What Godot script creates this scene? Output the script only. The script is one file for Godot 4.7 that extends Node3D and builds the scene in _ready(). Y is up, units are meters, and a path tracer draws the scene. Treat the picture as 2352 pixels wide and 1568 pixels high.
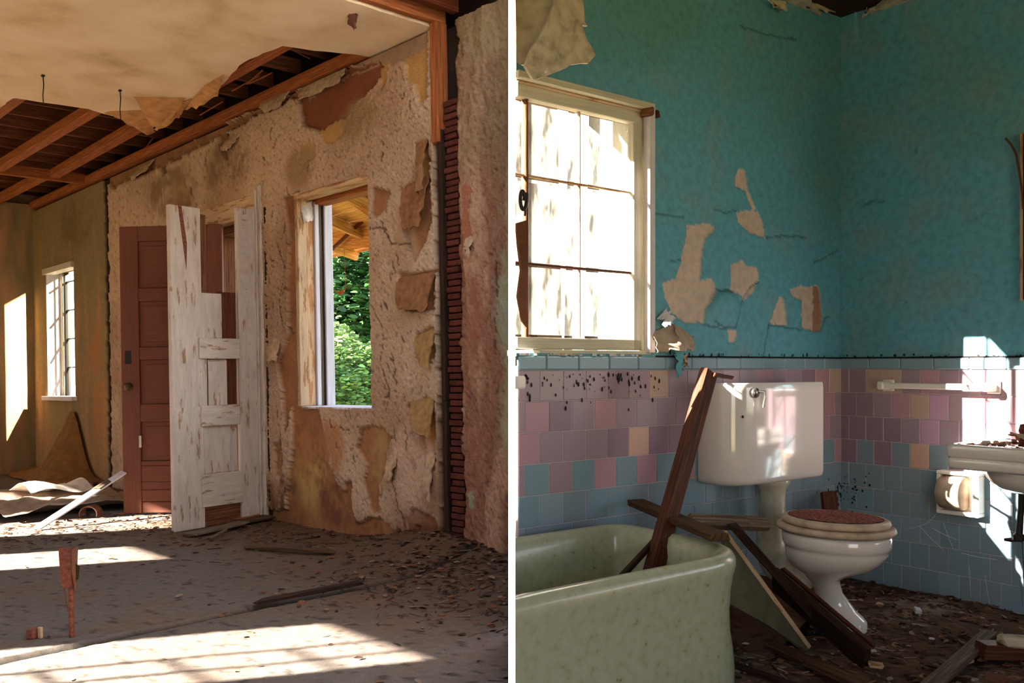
extends Node3D
# Two derelict rooms side by side: a parlour (left) and a bathroom (right), parted by a thin white partition seen end-on.
# Each room is built in its own frame: x into the room from its main wall, y up, z along that wall.
var PARLOUR := Transform3D(Basis(Vector3(-0.722, -0.009, 0.692), Vector3(-0.02, 1, -0.007), Vector3(-0.692, -0.019, -0.722)).orthonormalized(), Vector3(-0.963, -0.061, -5.681))
var BATH := Transform3D(Basis(Vector3(0.611, 0, 0.792), Vector3.UP, Vector3(-0.792, 0, 0.611)).orthonormalized(), Vector3(1.568, 0, -4.36))
var OUT := Transform3D()
var SUN_ENERGY := 20.0
var SKY_ENERGY := 3.2

var ST: SurfaceTool
var OFF := Vector3.ZERO
var FR := Transform3D()
var rng := RandomNumberGenerator.new()
var M := {}
var noise_a := FastNoiseLite.new()
var noise_b := FastNoiseLite.new()
var noise_c := FastNoiseLite.new()

func _ready() -> void:
	rng.seed = 7
	setup_camera_and_light()
	setup_noise()
	setup_materials()
	build_partition()
	build_parlour_shell()
	build_bathroom_shell()
	build_enclosure()
	build_outdoors()
	build_parlour_things()
	build_bathroom_things()

func setup_camera_and_light() -> void:
	var cam := Camera3D.new()
	cam.name = "camera"
	add_child(cam)
	cam.position = Vector3(0, 1, 0)
	cam.projection = Camera3D.PROJECTION_FRUSTUM
	cam.near = 0.05
	cam.far = 200.0
	cam.size = 0.05 * 1568.0 / 2100.0
	cam.frustum_offset = Vector2(0, 0.05 * 56.0 / 2100.0)
	cam.current = true
	var sun := DirectionalLight3D.new()
	sun.name = "sun"
	sun.light_color = Color(1.0, 0.97, 0.92)
	sun.light_energy = SUN_ENERGY
	sun.light_angular_distance = 0.5
	sun.shadow_enabled = true
	add_child(sun)
	sun.look_at_from_position(Vector3.ZERO, Vector3(0.97, -0.45, -0.2425), Vector3.UP)
	var env := Environment.new()
	env.background_mode = Environment.BG_SKY
	var sky := Sky.new()
	var sm := ProceduralSkyMaterial.new()
	sm.sky_top_color = Color(0.74, 0.86, 1.0)
	sm.sky_horizon_color = Color(1.0, 0.985, 0.95)
	sm.sky_curve = 0.3
	sm.ground_bottom_color = Color(0.55, 0.5, 0.42)
	sm.ground_horizon_color = Color(0.9, 0.88, 0.82)
	sm.sun_angle_max = 1.0
	sky.sky_material = sm
	env.sky = sky
	env.background_energy_multiplier = SKY_ENERGY
	env.tonemap_mode = Environment.TONE_MAPPER_LINEAR
	env.tonemap_exposure = 1.5
	env.sdfgi_enabled = true
	env.ssao_enabled = true
	env.ssil_enabled = true
	var we := WorldEnvironment.new()
	we.name = "world_environment"
	we.environment = env
	add_child(we)
	# the low light that rakes through the parlour's far window
	var glint := SpotLight3D.new()
	glint.name = "far_window_light"
	glint.light_color = Color(1.0, 0.95, 0.85)
	glint.light_energy = 330.0
	glint.spot_angle = 16.0
	glint.spot_range = 30.0
	glint.spot_attenuation = 2.0
	glint.light_size = 0.02
	glint.shadow_enabled = true
	add_child(glint)
	glint.look_at_from_position(PARLOUR * L(1.3, 2.6, -0.84), PARLOUR * L(6.3, 1.3, 0.16), Vector3.UP)

# ---------------------------------------------------------------- helpers
func L(a: float, u: float, w: float) -> Vector3:
	return Vector3(w, u, a)

func pts(text: String) -> PackedVector2Array:
	var out := PackedVector2Array()
	for t in text.split(" ", false):
		var q := t.split(",")
		out.append(Vector2(q[0].to_float(), q[1].to_float()))
	return out

func S(r: float, g: float, b: float) -> Color:
	return Color(r / 255.0, g / 255.0, b / 255.0)

func numbered(called: String) -> String:
	if not has_node(NodePath(called)):
		return called
	var k := 1
	while has_node(NodePath("%s_%03d" % [called, k])):
		k += 1
	return "%s_%03d" % [called, k]

func thing(called: String, label: String, category: String, frame: Transform3D, base: Vector3, group := "") -> Node3D:
	var o := Node3D.new()
	o.name = numbered(called)
	add_child(o)
	FR = frame
	OFF = base
	o.transform = frame * Transform3D(Basis(), base)
	o.set_meta("label", label)
	o.set_meta("category", category)
	if group != "":
		o.set_meta("group", group)
	return o

func structure(called: String, label: String, category: String, frame: Transform3D, base := Vector3.ZERO) -> Node3D:
	var o := thing(called, label, category, frame, base)
	o.set_meta("kind", "structure")
	return o

func mb() -> void:
	ST = SurfaceTool.new()
	ST.begin(Mesh.PRIMITIVE_TRIANGLES)

func put(called: String, mat: Material, parent: Node3D, smooth := true) -> MeshInstance3D:
	ST.generate_normals()
	var mi := MeshInstance3D.new()
	mi.mesh = ST.commit()
	mi.material_override = mat
	mi.name = called
	parent.add_child(mi, true)
	return mi

func own(m: ArrayMesh, called: String, mat: Material, parent: Node3D) -> MeshInstance3D:
	var mi := MeshInstance3D.new()
	mi.mesh = m
	mi.material_override = mat
	mi.name = called
	parent.add_child(mi, true)
	return mi

func vx(p: Vector3, uv := Vector2.ZERO) -> void:
	ST.set_uv(uv)
	ST.add_vertex(p - OFF)

func tri_away(a: Vector3, b: Vector3, c: Vector3, centre: Vector3, ua := Vector2.ZERO, ub := Vector2.ZERO, uc := Vector2.ZERO) -> void:
	if (b - a).cross(c - a).dot((a + b + c) / 3.0 - centre) < 0.0:
		vx(a, ua); vx(b, ub); vx(c, uc)
	else:
		vx(a, ua); vx(c, uc); vx(b, ub)

func quad(a: Vector3, b: Vector3, c: Vector3, d: Vector3) -> void:
	vx(a); vx(b); vx(c)
	vx(a); vx(c); vx(d)

# chamfered box; rag pushes the corners at the ends of its x axis in or out, so that a plank ends ragged
func obox(c: Vector3, size: Vector3, b := Basis(), cham := 0.003, rag := 0.0, taper := 1.0) -> void:
	ST.set_smooth_group(-1)
	var h := size / 2.0
	var k: float = minf(cham, minf(h.x, minf(h.y, h.z)) * 0.6)
	var u0 := rng.randf() * 7.0
	var v0 := rng.randf() * 7.0
	var corner := {}
	for sx in [-1, 1]:
		for sy in [-1, 1]:
			for sz in [-1, 1]:
				var dx: float = rng.randf_range(-rag, rag) if rag > 0.0 else 0.0
				var t: float = taper if sx > 0 else 1.0
				var e := Vector3(h.x + dx, h.y * t, h.z * t)
				var s := Vector3(sx, sy, sz)
				corner[Vector4(sx, sy, sz, 0)] = s * Vector3(e.x, e.y - k, e.z - k)
				corner[Vector4(sx, sy, sz, 1)] = s * Vector3(e.x - k, e.y, e.z - k)
				corner[Vector4(sx, sy, sz, 2)] = s * Vector3(e.x - k, e.y - k, e.z)
	var g := func(p: Vector3) -> Vector3: return c + b * p
	var uvf := func(p: Vector3) -> Vector2: return Vector2(u0 + p.x, v0 + p.y + p.z)
	var faces := []
	for ax in 3:
		var o1 := (ax + 1) % 3
		var o2 := (ax + 2) % 3
		for s in [-1, 1]:
			var f := []
			for q in [[-1, -1], [1, -1], [1, 1], [-1, 1]]:
				var key := Vector4(0, 0, 0, ax)
				key[ax] = s; key[o1] = q[0]; key[o2] = q[1]
				f.append(corner[key])
			faces.append(f)
		# the chamfers along the edges parallel to ax
		for s1 in [-1, 1]:
			for s2 in [-1, 1]:
				var e1 := Vector4(0, 0, 0, o1)
				e1[o1] = s1; e1[o2] = s2; e1[ax] = -1
				var e2 := e1
				e2[ax] = 1
				var e3 := e2
				e3.w = o2
				var e4 := e1
				e4.w = o2
				faces.append([corner[e1], corner[e2], corner[e3], corner[e4]])
	for sx in [-1, 1]:
		for sy in [-1, 1]:
			for sz in [-1, 1]:
				faces.append([corner[Vector4(sx, sy, sz, 0)], corner[Vector4(sx, sy, sz, 1)], corner[Vector4(sx, sy, sz, 2)]])
	for f in faces:
		for i in range(1, f.size() - 1):
			tri_away(g.call(f[0]), g.call(f[i]), g.call(f[i + 1]), c, uvf.call(f[0]), uvf.call(f[i]), uvf.call(f[i + 1]))

func abox(lo: Vector3, hi: Vector3, cham := 0.003) -> void:
	var d := (hi - lo).abs()
	var b := Basis()
	if d.y >= d.x and d.y >= d.z:
		b = Basis(Vector3.UP, Vector3.LEFT, Vector3.BACK); d = Vector3(d.y, d.x, d.z)
	elif d.z >= d.x:
		b = Basis(Vector3.BACK, Vector3.UP, Vector3.LEFT); d = Vector3(d.z, d.y, d.x)
	obox((lo + hi) / 2.0, d, b, cham)

func plank(p0: Vector3, p1: Vector3, wide: float, thick: float, up := Vector3.UP, rag := 0.0, cham := 0.003, taper := 1.0) -> void:
	var x := (p1 - p0).normalized()
	var z := x.cross(up).normalized()
	var y := z.cross(x).normalized()
	obox((p0 + p1) / 2.0, Vector3(p0.distance_to(p1), thick, wide), Basis(x, y, z), cham, rag, taper)

func tube(path: PackedVector3Array, r0: float, r1 := -1.0, sides := 10, smooth := true) -> void:
	ST.set_smooth_group(0)
	if r1 < 0.0:
		r1 = r0
	var n := path.size()
	var side := Vector3.UP
	var t0 := (path[1] - path[0]).normalized()
	if absf(t0.y) > 0.9:
		side = Vector3.RIGHT
	side = (side - t0 * side.dot(t0)).normalized()
	var rings := []
	for i in n:
		var t := ((path[mini(i + 1, n - 1)] - path[maxi(i - 1, 0)])).normalized()
		side = (side - t * side.dot(t)).normalized()
		var other := t.cross(side)
		var r := lerpf(r0, r1, float(i) / (n - 1))
		var ring := PackedVector3Array()
		for k in sides:
			var an := TAU * k / sides
			ring.append(path[i] + (side * cos(an) + other * sin(an)) * r)
		rings.append(ring)
	for i in n - 1:
		for k in sides:
			var k2 := (k + 1) % sides
			var mid := (path[i] + path[i + 1]) / 2.0
			var a: Vector3 = rings[i][k]; var b: Vector3 = rings[i][k2]; var c: Vector3 = rings[i + 1][k2]; var d: Vector3 = rings[i + 1][k]
			tri_away(a, b, c, mid, Vector2(i * 0.1, 0), Vector2(i * 0.1, 0.02), Vector2(i * 0.1 + 0.1, 0.02))
			tri_away(a, c, d, mid, Vector2(i * 0.1, 0), Vector2(i * 0.1 + 0.1, 0.02), Vector2(i * 0.1 + 0.1, 0))
	ST.set_smooth_group(-1)
	for k in range(1, sides - 1):
		tri_away(rings[0][0], rings[0][k], rings[0][k + 1], path[1])
		tri_away(rings[n - 1][0], rings[n - 1][k], rings[n - 1][k + 1], path[n - 2])

# a surface turned round y: profile of (radius, height); sx, sz squash it; a pear of the outline pulls the +x half out by nose
func lathe(profile: PackedVector2Array, centre: Vector3, b := Basis(), seg := 40, sx := 1.0, sz := 1.0, nose := 0.0) -> void:
	ST.set_smooth_group(0)
	var rings := []
	for p in profile:
		var ring := PackedVector3Array()
		for k in seg:
			var an := TAU * k / seg
			var c := cos(an)
			ring.append(centre + b * Vector3(c * p.x * sx * (1.0 + (nose if c > 0.0 else 0.0) * absf(c)), p.y, sin(an) * p.x * sz))
		rings.append(ring)
	for i in profile.size() - 1:
		for k in seg:
			var k2 := (k + 1) % seg
			vx(rings[i][k]); vx(rings[i][k2]); vx(rings[i + 1][k2])
			vx(rings[i][k]); vx(rings[i + 1][k2]); vx(rings[i + 1][k])

# a curved sheet with thickness, from rows of points
func sheet(rows: Array, thick: float) -> void:
	ST.set_smooth_group(0)
	var n := rows.size()
	var m: int = rows[0].size()
	var back := []
	for i in n:
		var r := PackedVector3Array()
		for j in m:
			var du: Vector3 = rows[mini(i + 1, n - 1)][j] - rows[maxi(i - 1, 0)][j]
			var dv: Vector3 = rows[i][mini(j + 1, m - 1)] - rows[i][maxi(j - 1, 0)]
			r.append(rows[i][j] - du.cross(dv).normalized() * thick)
		back.append(r)
	for i in n - 1:
		for j in m - 1:
			var u0 := Vector2(j * 0.03, i * 0.03)
			vx(rows[i][j], u0); vx(rows[i + 1][j + 1], u0); vx(rows[i + 1][j], u0)
			vx(rows[i][j], u0); vx(rows[i][j + 1], u0); vx(rows[i + 1][j + 1], u0)
			vx(back[i][j], u0); vx(back[i + 1][j], u0); vx(back[i + 1][j + 1], u0)
			vx(back[i][j], u0); vx(back[i + 1][j + 1], u0); vx(back[i][j + 1], u0)
	ST.set_smooth_group(-1)
	for i in n - 1:
		quad(rows[i][0], rows[i + 1][0], back[i + 1][0], back[i][0])
		quad(rows[i][m - 1], back[i][m - 1], back[i + 1][m - 1], rows[i + 1][m - 1])
	for j in m - 1:
		quad(rows[0][j], back[0][j], back[0][j + 1], rows[0][j + 1])
		quad(rows[n - 1][j], rows[n - 1][j + 1], back[n - 1][j + 1], back[n - 1][j])

# a flap: a patch between four corners (a, b top; c, d bottom) of which the far edge bends away by `lift` along `out`
func flap(a: Vector3, b: Vector3, c: Vector3, d: Vector3, out: Vector3, lift: float, curl := 0.5, thick := 0.004, wob := 0.006) -> void:
	var rows := []
	var k := rng.randf() * 50.0
	for i in 9:
		var v := i / 8.0
		var r := PackedVector3Array()
		for j in 9:
			var s := j / 8.0
			var p := a.lerp(b, s).lerp(c.lerp(d, s), v)
			var edge := 0.0
			if i == 8 or j == 0 or j == 8:
				edge = 1.0
			p += out * (lift * pow(v, 1.6) * (1.0 + 0.35 * sin(s * 5.0 + k)) + curl * lift * sin(v * PI) * 0.5)
			var jit := Vector3(0, noise_b.get_noise_2d(s * 90.0 + k, v * 90.0), noise_b.get_noise_2d(v * 90.0, s * 90.0 + k)) * (0.02 * edge)
			p += jit + out * noise_b.get_noise_2d(s * 70.0 + k * 3.0, v * 70.0) * wob
			r.append(p)
		rows.append(r)
	sheet(rows, thick)

# a flat polygon (x, y) with thickness: at + ex * x + ey * y, down to `deep`
func prism(poly: PackedVector2Array, at: Vector3, ex: Vector3, ey: Vector3, deep: Vector3) -> void:
	ST.set_smooth_group(-1)
	var idx := Geometry2D.triangulate_polygon(poly)
	var centre := Vector3.ZERO
	for p in poly:
		centre += at + ex * p.x + ey * p.y
	centre = centre / poly.size() + deep * 0.5
	var front := func(p: Vector2) -> Vector3: return at + ex * p.x + ey * p.y
	for i in range(0, idx.size(), 3):
		var p0: Vector3 = front.call(poly[idx[i]]); var p1: Vector3 = front.call(poly[idx[i + 1]]); var p2: Vector3 = front.call(poly[idx[i + 2]])
		var mid := (p0 + p1 + p2) / 3.0
		tri_away(p0, p1, p2, mid + deep, poly[idx[i]], poly[idx[i + 1]], poly[idx[i + 2]])
		tri_away(p0 + deep, p1 + deep, p2 + deep, mid, poly[idx[i]], poly[idx[i + 1]], poly[idx[i + 2]])
	for i in poly.size():
		var a: Vector3 = front.call(poly[i]); var b: Vector3 = front.call(poly[(i + 1) % poly.size()])
		quad(a, b, b + deep, a + deep)

func jagged(poly: PackedVector2Array, step: float, amp: float) -> PackedVector2Array:
	var out := PackedVector2Array()
	for i in poly.size():
		var a := poly[i]
		var b := poly[(i + 1) % poly.size()]
		var n: int = maxi(1, int(a.distance_to(b) / step))
		for k in n:
			var p := a.lerp(b, float(k) / n)
			out.append(p + Vector2(noise_a.get_noise_2d(p.x * 400.0, p.y * 400.0), noise_a.get_noise_2d(p.y * 400.0 + 77.0, p.x * 400.0)) * amp)
	return out

# ---- relief: a wall or floor surface as a fine grid of heights and colours that shapes are carved into
var gx := 0
var gy := 0
var g0 := Vector2.ZERO
var gs := 0.01
var gh := PackedFloat32Array()
var gc := PackedColorArray()

func grid_start(lo: Vector2, hi: Vector2, step: float) -> void:
	g0 = lo
	gs = step
	gx = int((hi.x - lo.x) / step) + 1
	gy = int((hi.y - lo.y) / step) + 1
	gh = PackedFloat32Array(); gh.resize(gx * gy)
	gc = PackedColorArray(); gc.resize(gx * gy)

# every grid point inside the polygon, its outline roughened by jit, gets this height and colour
func carve(poly: PackedVector2Array, high: float, col: Color, jit := 0.012, vary := 0.25, soft := 0.0) -> void:
	var lo := poly[0]
	var hi := poly[0]
	for p in poly:
		lo = lo.min(p); hi = hi.max(p)
	var i0: int = clampi(int((lo.x - jit - g0.x) / gs), 0, gx - 1)
	var i1: int = clampi(int((hi.x + jit - g0.x) / gs) + 1, 0, gx - 1)
	var j0: int = clampi(int((lo.y - jit - g0.y) / gs), 0, gy - 1)
	var j1: int = clampi(int((hi.y + jit - g0.y) / gs) + 1, 0, gy - 1)
	var lin := col.srgb_to_linear()
	for j in range(j0, j1 + 1):
		for i in range(i0, i1 + 1):
			var p := g0 + Vector2(i, j) * gs
			var q := p + Vector2(noise_a.get_noise_2d(p.x * 300.0, p.y * 300.0) + 0.6 * noise_b.get_noise_2d(p.x * 300.0, p.y * 300.0), noise_a.get_noise_2d(p.y * 300.0 + 50.0, p.x * 300.0) + 0.6 * noise_b.get_noise_2d(p.y * 300.0, p.x * 300.0)) * jit
			if Geometry2D.is_point_in_polygon(q, poly):
				var k := i + j * gx
				gh[k] = high + noise_c.get_noise_2d(p.x * 60.0, p.y * 60.0) * 0.004
				var n := 1.0 + vary * (noise_c.get_noise_2d(p.x * 120.0 + 9.0, p.y * 120.0) + 0.5 * noise_b.get_noise_2d(p.x * 200.0, p.y * 200.0))
				gc[k] = Color(lin.r * n, lin.g * n, lin.b * n)

func crack(line: PackedVector2Array, width: float, deep: float, col: Color) -> void:
	var lin := col.srgb_to_linear()
	for s in line.size() - 1:
		var a := line[s]
		var b := line[s + 1]
		var lo := a.min(b) - Vector2.ONE * (width + 0.02)
		var hi := a.max(b) + Vector2.ONE * (width + 0.02)
		for j in range(clampi(int((lo.y - g0.y) / gs), 0, gy - 1), clampi(int((hi.y - g0.y) / gs) + 1, 0, gy - 1) + 1):
			for i in range(clampi(int((lo.x - g0.x) / gs), 0, gx - 1), clampi(int((hi.x - g0.x) / gs) + 1, 0, gx - 1) + 1):
				var p := g0 + Vector2(i, j) * gs
				var q := p + Vector2(noise_a.get_noise_2d(p.x * 500.0, p.y * 500.0), noise_a.get_noise_2d(p.y * 500.0, p.x * 500.0)) * (0.012 if gs > 0.009 else 0.005)
				if Geometry2D.get_closest_point_to_segment(q, a, b).distance_to(q) < width:
					gh[i + j * gx] -= deep
					gc[i + j * gx] = gc[i + j * gx].lerp(lin, 0.8)

# a soft stain: the colour there drifts towards col
func stain(centre: Vector2, reach: Vector2, col: Color, amount: float) -> void:
	var lin := col.srgb_to_linear()
	for j in range(clampi(int((centre.y - reach.y - g0.y) / gs), 0, gy - 1), clampi(int((centre.y + reach.y - g0.y) / gs) + 1, 0, gy - 1) + 1):
		for i in range(clampi(int((centre.x - reach.x - g0.x) / gs), 0, gx - 1), clampi(int((centre.x + reach.x - g0.x) / gs) + 1, 0, gx - 1) + 1):
			var p := g0 + Vector2(i, j) * gs
			var r := ((p - centre) / reach).length()
			if r < 1.0:
				var n := 0.5 + 1.1 * noise_c.get_noise_2d(p.x * 90.0 + centre.x * 70.0, p.y * 90.0) + 0.5 * noise_b.get_noise_2d(p.x * 160.0, p.y * 110.0)
				gc[i + j * gx] = gc[i + j * gx].lerp(lin, clampf(amount * smoothstep(1.0, 0.35, r) * n * 1.6, 0.0, 1.0))

# ex, ey: the plane's axes; ez: where the heights rise to. holes are left open
func grid_mesh(ex: Vector3, ey: Vector3, ez: Vector3, at: Vector3, holes: Array = []) -> ArrayMesh:
	var n := gx * gy
	var pos := PackedVector3Array(); pos.resize(n)
	var nor := PackedVector3Array(); nor.resize(n)
	var xs := PackedFloat32Array(); xs.resize(gx)
	var ys := PackedFloat32Array(); ys.resize(gy)
	for i in gx: xs[i] = g0.x + i * gs
	for j in gy: ys[j] = g0.y + j * gs
	for h in holes:
		var r: Rect2 = h
		for e in [r.position.x, r.end.x]:
			var i := roundi((e - g0.x) / gs)
			if i >= 0 and i < gx: xs[i] = e
		for e in [r.position.y, r.end.y]:
			var j := roundi((e - g0.y) / gs)
			if j >= 0 and j < gy: ys[j] = e
	for j in gy:
		for i in gx:
			var k := i + j * gx
			pos[k] = at + ex * xs[i] + ey * ys[j] + ez * gh[k] - OFF
			var dx := (gh[mini(i + 1, gx - 1) + j * gx] - gh[maxi(i - 1, 0) + j * gx]) / (2.0 * gs)
			var dy := (gh[i + mini(j + 1, gy - 1) * gx] - gh[i + maxi(j - 1, 0) * gx]) / (2.0 * gs)
			nor[k] = (ez - ex * dx - ey * dy).normalized()
	var idx := PackedInt32Array()
	var flip := ex.cross(ey).dot(ez) > 0.0
	for j in gy - 1:
		for i in gx - 1:
			var c := Vector2((xs[i] + xs[i + 1]) / 2.0, (ys[j] + ys[j + 1]) / 2.0)
			var open := false
			for h in holes:
				if (h as Rect2).has_point(c):
					open = true
					break
			if open:
				continue
			var k := i + j * gx
			if flip:
				idx.append_array(PackedInt32Array([k, k + gx + 1, k + 1, k, k + gx, k + gx + 1]))
			else:
				idx.append_array(PackedInt32Array([k, k + 1, k + gx + 1, k, k + gx + 1, k + gx]))
	var arr := []
	arr.resize(Mesh.ARRAY_MAX)
	arr[Mesh.ARRAY_VERTEX] = pos
	arr[Mesh.ARRAY_NORMAL] = nor
	arr[Mesh.ARRAY_COLOR] = gc
	arr[Mesh.ARRAY_INDEX] = idx
	var m := ArrayMesh.new()
	m.add_surface_from_arrays(Mesh.PRIMITIVE_TRIANGLES, arr)
	return m

# a wall's body as boxes round its openings: x across the wall, holes in (z, y)
func wall_body(parent: Node3D, mat: Material, z0: float, z1: float, y0: float, y1: float, x0: float, x1: float, holes: Array) -> void:
	var cuts := [z0, z1]
	for h in holes:
		cuts.append(clampf((h as Rect2).position.x, z0, z1)); cuts.append(clampf((h as Rect2).end.x, z0, z1))
	cuts.sort()
	mb()
	for i in cuts.size() - 1:
		if cuts[i + 1] - cuts[i] < 0.001:
			continue
		var mid: float = (cuts[i] + cuts[i + 1]) / 2.0
		var y := y0
		for h in holes:
			var r: Rect2 = h
			if mid > r.position.x and mid < r.end.x:
				if r.position.y - y > 0.002:
					abox(Vector3(x0, y, cuts[i]), Vector3(x1, r.position.y, cuts[i + 1]), 0.0005)
				y = r.end.y
		if y1 - y > 0.002:
			abox(Vector3(x0, y, cuts[i]), Vector3(x1, y1, cuts[i + 1]), 0.0005)
	put("masonry", mat, parent)

func scatter(called: String, meshes_mat: Array, parent: Node3D, places: Array) -> void:
	# meshes_mat: [mesh, material]; places: [Transform3D, Color] in the parent's space
	var mm := MultiMesh.new()
	mm.transform_format = MultiMesh.TRANSFORM_3D
	mm.use_colors = true
	mm.mesh = meshes_mat[0]
	mm.instance_count = places.size()
	for i in places.size():
		mm.set_instance_transform(i, places[i][0])
		mm.set_instance_color(i, places[i][1])
	var mi := MultiMeshInstance3D.new()
	mi.multimesh = mm
	mi.material_override = meshes_mat[1]
	mi.name = called
	mi.set_meta("kind", "stuff")
	parent.add_child(mi, true)

func chip_mesh(kind: int) -> ArrayMesh:
	mb()
	var keep := OFF
	OFF = Vector3.ZERO
	if kind == 0: # flat flake
		var p := PackedVector2Array()
		for k in 6:
			var an := TAU * k / 6.0
			var r := rng.randf_range(0.55, 1.0)
			p.append(Vector2(cos(an) * r, sin(an) * r * 0.7))
		prism(p, Vector3(0, 0.12, 0), Vector3.RIGHT, Vector3.BACK, Vector3(0, -0.16, 0))
	elif kind == 1: # splinter
		obox(Vector3(0, 0.06, 0), Vector3(2.0, 0.16, 0.2), Basis(), 0.02, 0.3, 0.6)
	elif kind == 2: # curled leaf
		var rows := []
		for i in 4:
			var r := PackedVector3Array()
			var v := i / 3.0
			for j in 3:
				var s := (j - 1) * sin(PI * (0.12 + v * 0.8)) * 0.55
				r.append(Vector3(v * 2.0 - 1.0, 0.1 + absf(s) * 0.5 + 0.25 * v * v, s))
			rows.append(r)
		sheet(rows, 0.03)
	else: # lump
		obox(Vector3(0, 0.25, 0), Vector3(1.1, 0.6, 0.8), Basis(), 0.15, 0.2, 0.7)
	ST.generate_normals()
	OFF = keep
	return ST.commit()

# ---------------------------------------------------------------- noise, textures, materials
func fnl(freq: float, seed_: int, oct: int, kind := FastNoiseLite.TYPE_SIMPLEX_SMOOTH) -> FastNoiseLite:
	var n := FastNoiseLite.new()
	n.noise_type = kind
	n.frequency = freq
	n.seed = seed_
	n.fractal_octaves = oct
	return n

func setup_noise() -> void:
	noise_a = fnl(0.02, 3, 3)
	noise_b = fnl(0.09, 11, 2)
	noise_c = fnl(0.02, 29, 4)

func tex(size: int, n: FastNoiseLite, ramp: Array) -> ImageTexture:
	# ramp: colours evenly spaced over the noise's range
	var im := n.get_seamless_image(size, size)
	var out := Image.create(size, size, false, Image.FORMAT_RGB8)
	for y in size:
		for x in size:
			var v: float = clampf(im.get_pixel(x, y).r, 0.0, 0.9999) * (ramp.size() - 1)
			var k := int(v)
			out.set_pixel(x, y, (ramp[k] as Color).lerp(ramp[k + 1], v - k))
	return ImageTexture.create_from_image(out)

func wood_tex(size: int, dark: Color, light: Color, seed_: int) -> ImageTexture:
	var n1 := fnl(0.05, seed_, 3)
	var n2 := fnl(0.2, seed_ + 5, 2)
	var out := Image.create(size, size, false, Image.FORMAT_RGB8)
	for y in size:
		for x in size:
			var v := 0.5 + 0.5 * n1.get_noise_2d(x * 0.12, y * 1.6) + 0.25 * n2.get_noise_2d(x * 0.10, y * 2.5) + 0.12 * n2.get_noise_2d(x, y)
			out.set_pixel(x, y, dark.lerp(light, clampf(v, 0.0, 1.0)))
	return ImageTexture.create_from_image(out)

func worn_tex(size: int, paint: Color, bare: Color, seed_: int, share: float) -> ImageTexture:
	var n1 := fnl(0.012, seed_, 5)
	var n2 := fnl(0.16, seed_ + 5, 3)
	var out := Image.create(size, size, false, Image.FORMAT_RGB8)
	for y in size:
		for x in size:
			var worn := smoothstep(share, share + 0.12, n1.get_noise_2d(x * 0.7, y * 2.2) + 0.25 * n2.get_noise_2d(x * 0.3, y * 2.0))
			var g := 1.0 + 0.10 * n2.get_noise_2d(x * 0.15, y * 2.5) + 0.10 * n1.get_noise_2d(y * 2.0, x * 0.6)
			var c := paint.lerp(bare, worn)
			out.set_pixel(x, y, Color(c.r * g, c.g * g, c.b * g))
	return ImageTexture.create_from_image(out)

func mat(key: String, col: Color, rough := 0.9, t: Texture2D = null, metres := 1.0, bump: Texture2D = null, bump_cm := 0.3, bump_metres := 0.3) -> StandardMaterial3D:
	var m := StandardMaterial3D.new()
	m.resource_name = key
	m.albedo_color = col
	m.roughness = rough
	m.metallic_specular = 0.35
	if t:
		m.albedo_texture = t
		m.uv1_triplanar = true
		m.uv1_scale = Vector3.ONE / metres
	if bump:
		m.heightmap_enabled = true
		m.heightmap_texture = bump
		m.heightmap_scale = bump_cm
		if not t:
			m.uv1_triplanar = true
			m.uv1_scale = Vector3.ONE / bump_metres
	M[key] = m
	return m

func wood(key: String, col: Color, t: Texture2D, rough := 0.75) -> StandardMaterial3D:
	var m := StandardMaterial3D.new()
	m.resource_name = key
	m.albedo_color = col
	m.albedo_texture = t
	m.uv1_scale = Vector3(1.6, 4.0, 1)
	m.roughness = rough
	m.metallic_specular = 0.3
	m.heightmap_enabled = true
	m.heightmap_texture = t
	m.heightmap_scale = 0.15
	M[key] = m
	return m

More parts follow.
